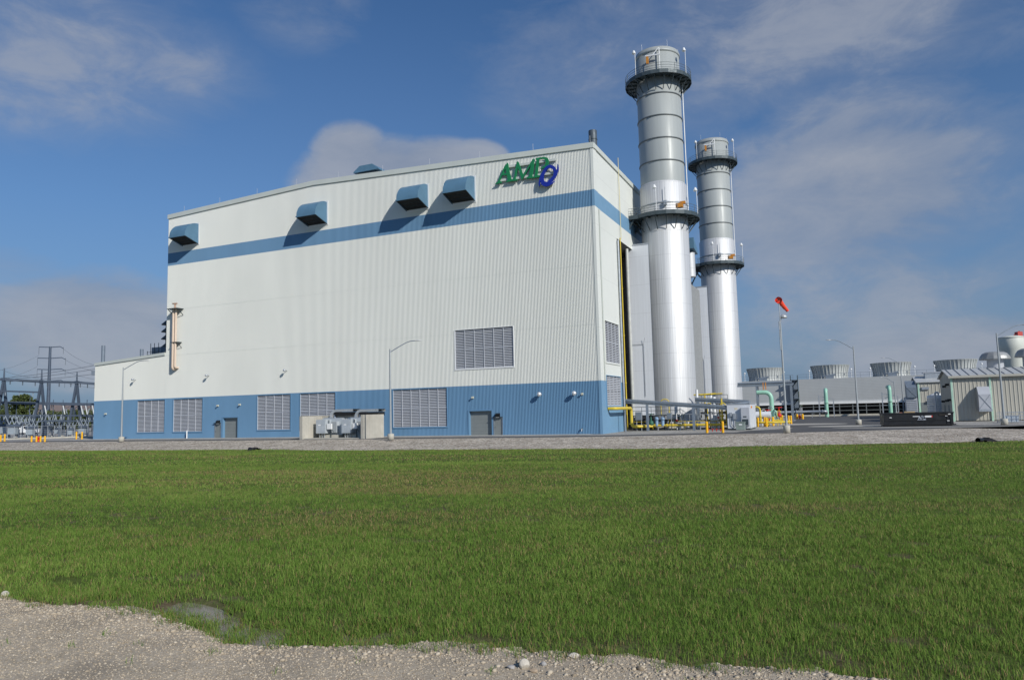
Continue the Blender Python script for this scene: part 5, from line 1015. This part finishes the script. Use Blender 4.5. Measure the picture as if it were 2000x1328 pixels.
# ------------------------------------------------------------------ trees and far things
def leaf_mat(name, c0, c1):
    m = bpy.data.materials.new(name); m.use_nodes = True; t = m.node_tree; p = t.nodes['Principled BSDF']; p.inputs['Roughness'].default_value = .8; p.inputs['Specular IOR Level'].default_value = .15
    c = N(t, 'ShaderNodeTexCoord').outputs['Object']; L(t, ramp(t, noise(t, c, 1.2, 4), (.3, c0), (.7, c1)), p.inputs['Base Color']); return m
leaf = leaf_mat('foliage', (.035, .055, .018), (.09, .11, .035)); bark = mat('bark', (.10, .08, .06), .9)
def crown_mesh(n, W2, H2, z0, size, seed):
    r = np.random.default_rng(seed); mb = MB(); k = 14; cl = [(r.uniform(-.75, .75)*W2, r.uniform(-.6, .6)*W2, z0+H2*(.12+.8*r.random()), (.22+.2*r.random())*W2) for _ in range(k*2)]
    for i in range(n):
        c = cl[r.integers(len(cl))]; d = r.normal(size=3); d /= np.linalg.norm(d); rad = c[3]*(.55+.5*r.random()); p = np.array(c[:3])+d*rad*np.array([1, 1, .75])
        a = r.normal(size=3); a /= np.linalg.norm(a); b = np.cross(a, r.normal(size=3)); b /= np.linalg.norm(b); s = size*(.6+.8*r.random())
        mb.add([p-a*s, p+b*s*.6, p+a*s, p-b*s*.6], [(0, 1, 2, 3)])
    return mb
def tree(px, Yd, H, W2, label, seed, n=2600, size=.28, group='trees behind the switchyard'):
    p = Y_(px, 850, Yd); p[2] = 0; t = thing('tree', label, 'tree', p, rz=seed*.7, group=group); MB().tube([(0, 0, 0), (.1, 0, H*.3), (.0, .1, H*.75)], .32, 8, r1=.08).tube([(.1, 0, H*.3), (W2*.5, .2, H*.6)], .13, 6, r1=.05).tube([(.08, 0, H*.35), (-W2*.5, -.2, H*.65)], .13, 6, r1=.05).build('trunk', bark, t)
    crown_mesh(n, W2, H*.85, H*.15, size, seed).build('crown', leaf, t, fix=False)
tree(40, 215, 12.0, 4.2, 'dense dark tree with lit top behind the left switchyard bay', 3, 4200, .34); tree(22, 225, 9.8, 3.4, 'smaller dark tree left of the tall one behind the switchyard', 5); tree(58, 222, 10.3, 3.0, 'dark tree at the right flank of the tall one behind the switchyard', 8)
for k, (px, Yd, H, W2, lb) in enumerate(((5, 205, 6.5, 4.0, 'low dark bush at the left picture edge behind the switchyard'), (84, 212, 6.0, 4.5, 'low dark bush at the foot of the tall power pole'), (108, 208, 5.6, 4.5, 'low dark bush behind the middle of the right bay'), (132, 214, 6.2, 4.5, 'low dark bush behind the right A-frame'), (158, 206, 5.8, 4.5, 'low dark bush behind the breaker nearest the hall'), (180, 212, 6.0, 4.5, 'low dark bush at the edge of the hall wall'))): tree(px, Yd, H, W2, lb, 20+k, 1500, .3, 'low bushes behind the switchyard')
# far house
p = Y_(118, 845, 330); p[2] = 0
t = thing('far_building', 'long low building with a reddish roof far behind the switchyard', 'building', p, rz=.1); MB().box(-13, 14, 0, 10, 0, 6.5).build('wall', mat('far_wall', (.17, .17, .18), .8), t); MB().prism([(-.6, 6.5), (5, 11), (10.6, 6.5)], 'x', -13.5, 14.5).build('roof', mat('far_roof', (.16, .13, .125), .8), t); MB().box(-3, -1.4, -.06, .01, 1, 3).box(4, 5.6, -.06, .01, 1, 3).build('window', dark_m, t)
for px, Yd, w, lb in ((52, 190, 4.5, 'white van parked far behind the middle A-frame'),):
    p = Y_(px, 850, Yd); p[2] = 0; t = thing('parked_van', lb, 'van', p, rz=0); MB().prism([(-2.6, .4), (2.6, .4), (2.6, 1.2), (1.9, 1.35), (1.2, 2.1), (-2.6, 2.15)], 'y', -.95, .95).build('body', white_p, t)
    for x in (-1.6, 1.7): MB().tube([(x, -1.0, .38), (x, 1.0, .38)], .38, 14).build('wheel', black, t)
    MB().prism([(1.25, 1.4), (1.8, 1.4), (1.2, 2.0), (-.2, 2.0), (-.2, 1.4)], 'y', -.965, .965).build('window', dark_m, t)
# far tree line round the horizon
def treeline():
    mb = MB(); r = np.random.default_rng(4)
    for i in range(14000):
        a = r.uniform(-1.0, 1.0); d = r.uniform(640, 700); x = d*math.sin(a); y = d*math.cos(a); h = 8+7*float(fbm(np.array([a*60]), np.array([0.]), 2.0, 3)[0]); z = h*r.random()**.7
        s = r.uniform(1.0, 2.4); v = r.normal(size=(2, 3)); v /= np.linalg.norm(v, axis=1)[:, None]; p = np.array([x, y, z]); mb.add([p-v[0]*s, p+v[1]*s, p+v[0]*s, p-v[1]*s], [(0, 1, 2, 3)])
    return tag(mb.build('distant_trees', leaf_mat('far_foliage', (.05, .065, .04), (.085, .10, .06)), fix=False), kind='stuff')
treeline()

# ------------------------------------------------------------------ stones, drain ends, puddle
def rock(p, s, label, seed, m, group=None):
    r = np.random.default_rng(seed); bm = bmesh.new(); bmesh.ops.create_icosphere(bm, subdivisions=3, radius=1)
    ax = r.normal(size=(7, 3)); ax /= np.linalg.norm(ax, axis=1)[:, None]; off = r.uniform(.55, .85, 7)
    for v in bm.verts:
        c = np.array(v.co)
        for a, o in zip(ax, off):
            d = c@a
            if d > o: c = c-a*(d-o)*.85
        v.co = c*np.array(s)
    me = bpy.data.meshes.new('stone'); bm.to_mesh(me); bm.free(); me.materials.append(m); me.polygons.foreach_set('use_smooth', [False]*len(me.polygons)); o = bpy.data.objects.new('stone', me); COL.objects.link(o); o.location = tuple(map(float, p)); return tag(o, label, 'stone', group)
stone_w = mat('pale_stone', (.52, .48, .41), .85, 0, .12, 20, bump=.3); stone_g = mat('grey_stone', (.33, .32, .31), .85, 0, .15, 20, bump=.3)
def rp(px, py, dz): p = G(px, py, 1.12); p[2] = float(road_z(p[0], p[1]))+dz; return p
rock(rp(1024, 1303, .025), (.037, .03, .036), 'large pale rounded stone on the near gravel', 2, stone_w); rock(rp(998, 1305, .01), (.032, .02, .016), 'flat grey stone left of the large pale stone', 3, stone_g); rock(rp(1042, 1311, .01), (.03, .02, .014), 'tan flat stone right of the large pale stone', 5, mat('tan_stone', (.36, .28, .20), .85, 0, .15, 20)); rock(rp(1062, 1298, .012), (.02, .018, .018), 'small grey stone between the pale stone and the grass', 6, stone_g)
rock(rp(1120, 1280, .012), (.04, .025, .02), 'pale slab stone at the grass edge right of the large pale stone', 7, stone_w); rock(rp(557, 1250, .012), (.016, .016, .018), 'white stone in the mud by the puddle', 8, stone_w); rock(rp(10, 1158, .02), (.04, .03, .035), 'pale stone at the left edge of the near gravel', 9, stone_w); rock(rp(965, 1270, .01), (.022, .018, .014), 'tan stone at the grass edge in the middle', 12, MATS['tan_stone'])
def drain(px, py, label, sc_, seed):
    p = G(px, py, -.5); t = thing('drain_outlet', label, 'drain', p, rz=seed); t.scale = (sc_, sc_, sc_); m_ = MB()
    m_.tube([(0, .2, .0), (0, 1.2, .12)], .28, 14, cap=False, r1=.26).build('pipe', black, t); r = np.random.default_rng(seed); vv = []; nx, ny = 12, 8
    for j in range(ny):
        for i in range(nx): x = -1.1+2.2*i/(nx-1); y = -.5+1.2*j/(ny-1); vv.append((x+r.normal()*.05, y, .42*math.exp(-(x*1.5)**2-(y*1.4)**2)+.08*r.random()-.05))
    MB().add(vv, [(j*nx+i, j*nx+i+1, (j+1)*nx+i+1, (j+1)*nx+i) for j in range(ny-1) for i in range(nx-1)]).build('fabric', mat('filter_fabric', (.012, .012, .013), .8, 0, .3, 6), t, fix=False)
drain(498, 878.5, 'crumpled black drain mouth at the foot of the gravel bank, left one', .75, 1); drain(1926, 861.5, 'wide crumpled black drain cover at the foot of the gravel bank, right one', .85, 2)
def water():
    m = bpy.data.materials.new('puddle_water'); m.use_nodes = True; t = m.node_tree; p = t.nodes['Principled BSDF']; p.inputs['Base Color'].default_value = (.17, .14, .10, 1); p.inputs['Roughness'].default_value = .1; p.inputs['IOR'].default_value = 1.33; p.inputs['Specular IOR Level'].default_value = .4
    b = N(t, 'ShaderNodeBump'); b.inputs['Strength'].default_value = .12; b.inputs['Distance'].default_value = .01; c = N(t, 'ShaderNodeTexCoord').outputs['Object']; L(t, noise(t, c, 18, 3), b.inputs['Height']); L(t, b.outputs[0], p.inputs['Normal']); return m
WZ = 1.020
xs = np.linspace(-5.6, -.5, 60); pts = [(x, yb(x)-.25, WZ) for x in xs]+[(x, yb(x)+1.0, WZ) for x in xs[::-1]]
tag(MB().add(pts, [tuple(range(len(pts)))]).build('puddle', water(), fix=False), kind='structure')

# ------------------------------------------------------------------ pebbles on the near gravel
def mesh_np(name, co, faces_idx, nper, m, attr=None, smooth=False):
    me = bpy.data.meshes.new(name); nv = len(co); me.vertices.add(nv); me.vertices.foreach_set('co', co.reshape(-1).astype(np.float32)); nl = len(faces_idx)*nper
    me.loops.add(nl); me.loops.foreach_set('vertex_index', faces_idx.reshape(-1).astype(np.int32)); me.polygons.add(len(faces_idx)); me.polygons.foreach_set('loop_start', np.arange(0, nl, nper, dtype=np.int32))
    if smooth: me.polygons.foreach_set('use_smooth', np.ones(len(faces_idx), bool))
    me.update(calc_edges=True); me.materials.append(m)
    if attr is not None: a = me.attributes.new('tint', 'FLOAT', 'POINT'); a.data.foreach_set('value', attr.astype(np.float32))
    o = bpy.data.objects.new(name, me); COL.objects.link(o); return o
def attr_mat(name, stops, rough, trans=0.0, spec=.2):
    m = bpy.data.materials.new(name); m.use_nodes = True; t = m.node_tree; p = t.nodes['Principled BSDF']; p.inputs['Roughness'].default_value = rough; p.inputs['Specular IOR Level'].default_value = spec
    a = N(t, 'ShaderNodeAttribute', attribute_name='tint'); c = ramp(t, a.outputs['Fac'], *stops); L(t, c, p.inputs['Base Color'])
    if trans:
        o = t.nodes['Material Output']; tr_ = N(t, 'ShaderNodeBsdfTranslucent'); L(t, c, tr_.inputs[0]); mx = N(t, 'ShaderNodeMixShader'); mx.inputs[0].default_value = trans; L(t, p.outputs[0], mx.inputs[1]); L(t, tr_.outputs[0], mx.inputs[2]); L(t, mx.outputs[0], o.inputs[0])
    return m
bm = bmesh.new(); bmesh.ops.create_icosphere(bm, subdivisions=1, radius=1); iv = np.array([v.co[:] for v in bm.verts]); bm.verts.ensure_lookup_table(); ifc = np.array([[v.index for v in f.verts] for f in bm.faces]); bm.free()
n = 170000
px = rng.uniform(-9, 6, n); s_ = -rng.random(n)**1.2*4.2+.22; py = yb(px)+s_
k = (py > 2.2) & (py < 13) & (rng.random(n) < np.clip(.35+.9*(fbm(px, py, .7, 20)), 0, 1)); px, py = px[k], py[k]; n = len(px)
rad = np.clip(np.exp(rng.normal(-5.4, .38, n)), .0025, .017)
edge = np.exp(-((py-yb(px)+.25)/.25)**2); rad = rad*(1+.6*edge*rng.random(n)); rad = np.where((rng.random(n) < .02) & ((px > -.4) | (edge > .6)), rng.uniform(.012, .024, n), rad)
sc3 = rad[:, None]*np.stack([rng.uniform(.8, 1.5, n), rng.uniform(.7, 1.1, n), rng.uniform(.45, .8, n)], -1); ang = rng.uniform(0, 2*PI, n)
P = iv[None]*(1+rng.uniform(-.25, .25, (n, 12, 1)))*sc3[:, None, :]; ca, sa = np.cos(ang)[:, None], np.sin(ang)[:, None]
co = np.stack([P[..., 0]*ca-P[..., 1]*sa+px[:, None], P[..., 0]*sa+P[..., 1]*ca+py[:, None], P[..., 2]+(road_z(px, py)+rad*.15)[:, None]], -1)
fi = (ifc[None]+(np.arange(n)*12)[:, None, None]).reshape(-1, 3)
peb = mesh_np('gravel', co.reshape(-1, 3), fi, 3, attr_mat('pebbles', [(0, (.24, .193, .138)), (.35, (.39, .327, .243)), (.7, (.462, .394, .298)), (1, (.565, .50, .40))], .9), np.repeat(np.clip(rng.normal(.5, .24, n), 0, 1), 12)); tag(peb, kind='stuff')

# ------------------------------------------------------------------ grass blades
def blades(x, y, h, w, lean, tint, near):
    n = len(x); z = lawn_z(x, y); a = rng.uniform(0, 2*PI, n); f = rng.uniform(0, 2*PI, n); dx, dy = np.cos(a)*w/2, np.sin(a)*w/2; lx, ly = np.cos(f)*lean*h, np.sin(f)*lean*h
    if near:
        V = np.stack([np.stack([x-dx, y-dy, z-.01], -1), np.stack([x+dx, y+dy, z-.01], -1), np.stack([x-dx*.75+lx*.35, y-dy*.75+ly*.35, z+h*.55], -1), np.stack([x+dx*.75+lx*.35, y+dy*.75+ly*.35, z+h*.55], -1), np.stack([x+lx, y+ly, z+h*np.sqrt(np.clip(1-lean**2*.6, .1, 1))], -1)], 1)
        i = (np.arange(n)*5)[:, None]; Fc = np.concatenate([i+np.array([0, 1, 3]), i+np.array([0, 3, 2]), i+np.array([2, 3, 4])], 1).reshape(-1, 3); return V.reshape(-1, 3), Fc, np.repeat(tint, 5)
    V = np.stack([np.stack([x-dx, y-dy, z-.01], -1), np.stack([x+dx, y+dy, z-.01], -1), np.stack([x+lx, y+ly, z+h], -1)], 1); i = (np.arange(n)*3)[:, None]; return V.reshape(-1, 3), i+np.array([0, 1, 2]), np.repeat(tint, 3)
Vs, Fs, Ts = [], [], []; off = 0
def zone(d0, d1, dens, h0, w0, near, half=1.2, rect=None):
    global off
    if rect: n = int((rect[1]-rect[0])*(d1-d0)*dens); x = rng.uniform(rect[0], rect[1], n); y = rng.uniform(d0, d1, n)
    else: A = half*(d1*d1-d0*d0); n = int(A*dens); d = np.sqrt(rng.uniform(d0*d0, d1*d1, n)); x = d*rng.uniform(-half, half, n); y = d+rng.normal(0, .02, n)
    s = y-yb(x); cl = .6*fbm(x, y, .28, 31)+.4*vnoise(x, y, .09, 37); big_ = fbm(x, y, 3.5, 33); zz = lawn_z(x, y)
    keep = (s > -.02+(fbm(x, y, .3, 35)-.5)*.5) & (y < yE(x)+.15)
    thin = np.clip(-.30+2.15*cl, 0, 1)*np.clip(.65+.7*big_, 0, 1); thin = np.where((zz < 1.042) & (s < 1.1), np.where(fbm(x, y, .33, 61) > .53, thin, thin*.05), thin); thin = thin*np.where(s < .3, .75, 1)
    bare = bare_f(x, y); thin = thin*(1-.7*bare)
    keep &= rng.random(n) < thin; x, y, s, cl, big_ = x[keep], y[keep], s[keep], cl[keep], big_[keep]; n = len(x)
    h = h0*(.45+.95*rng.random(n)**1.4)*(.45+1.1*cl); w = w0*(.7+.6*rng.random(n)); lean = rng.uniform(.1, .95, n)
    brown = np.clip((fbm(x*.45, y, 3.5, 51)-.52)*4.5, 0, 1); dry = rng.random(n) < (.11+.45*brown)
    tint = np.clip(.30+.34*rng.random(n)+.3*(big_-.5)+.35*(cl-.5), 0, .68); tint = np.where(dry, .76+.24*rng.random(n), tint)
    V, Fc, T = blades(x, y, h, w, lean, tint, near); Vs.append(V); Fs.append(Fc+off); Ts.append(T); off += len(V)
zone(4.0, 8, 5800, .060, .0042, True); zone(8, 13, 3300, .060, .0056, True); zone(13, 22, 1100, .058, .0095, False); zone(22, 40, 380, .062, .018, False); zone(40, 118, 60, .075, .04, False, 1.1); zone(-9, 4, 1500, .058, .006, False, rect=(3.6, 17)); zone(4, 8, 1500, .058, .006, False, rect=(9.0, 17))
# clumps standing in the mud
for k in range(150):
    cx = rng.uniform(-5.4, -.6) if k < 50 else rng.uniform(-3.3, -.7); cy = yb(cx)+rng.uniform(.08, .8)
    n = int(rng.integers(25, 80)); x = cx+rng.normal(0, .055, n); y = cy+rng.normal(0, .05, n); V, Fc, T = blades(x, y, rng.uniform(.04, .105, n), np.full(n, .005), rng.uniform(.15, .95, n), np.where(rng.random(n) < .15, .8, rng.uniform(.2, .66, n)), True)
    Vs.append(V); Fs.append(Fc+off); Ts.append(T); off += len(V)
# ragged fringe where the grass spills over the gravel edge
for k in range(240):
    cx = rng.uniform(-8, 6); cy = yb(cx)+rng.uniform(-.22, .12)
    n = int(rng.integers(8, 34)); x = cx+rng.normal(0, .05, n); y = cy+rng.normal(0, .04, n); V, Fc, T = blades(x, y, rng.uniform(.025, .075, n), np.full(n, .0045), rng.uniform(.2, 1.0, n), np.where(rng.random(n) < .25, .85, rng.uniform(.15, .62, n)), True)
    V[:, 2] += np.repeat(np.maximum(road_z(x, y)-lawn_z(x, y), 0), 5); Vs.append(V); Fs.append(Fc+off); Ts.append(T); off += len(V)
# tufts on the gravel
for k in range(46):
    cx, cy = rng.uniform(-6, 1.5), rng.uniform(3.8, 6.4)
    if cy > yb(cx)-.1: continue
    n = int(rng.integers(6, 22)); x = cx+rng.normal(0, .03, n); y = cy+rng.normal(0, .03, n); V, Fc, T = blades(x, y, rng.uniform(.02, .06, n), np.full(n, .004), rng.uniform(.2, .8, n), rng.uniform(.2, .6, n), True)
    V[:, 2] += np.repeat(road_z(x, y)-lawn_z(x, y), 5); Vs.append(V); Fs.append(Fc+off); Ts.append(T); off += len(V)
gm = attr_mat('grass_blades', [(0, (.064, .132, .021)), (.45, (.142, .25, .041)), (.68, (.275, .365, .085)), (.76, (.21, .155, .06)), (1, (.44, .33, .16))], .7, .3, .12)
grass = mesh_np('grass', np.concatenate(Vs), np.concatenate(Fs), 3, gm, np.concatenate(Ts)); tag(grass, kind='stuff')
print('grass tris', sum(len(f) for f in Fs))
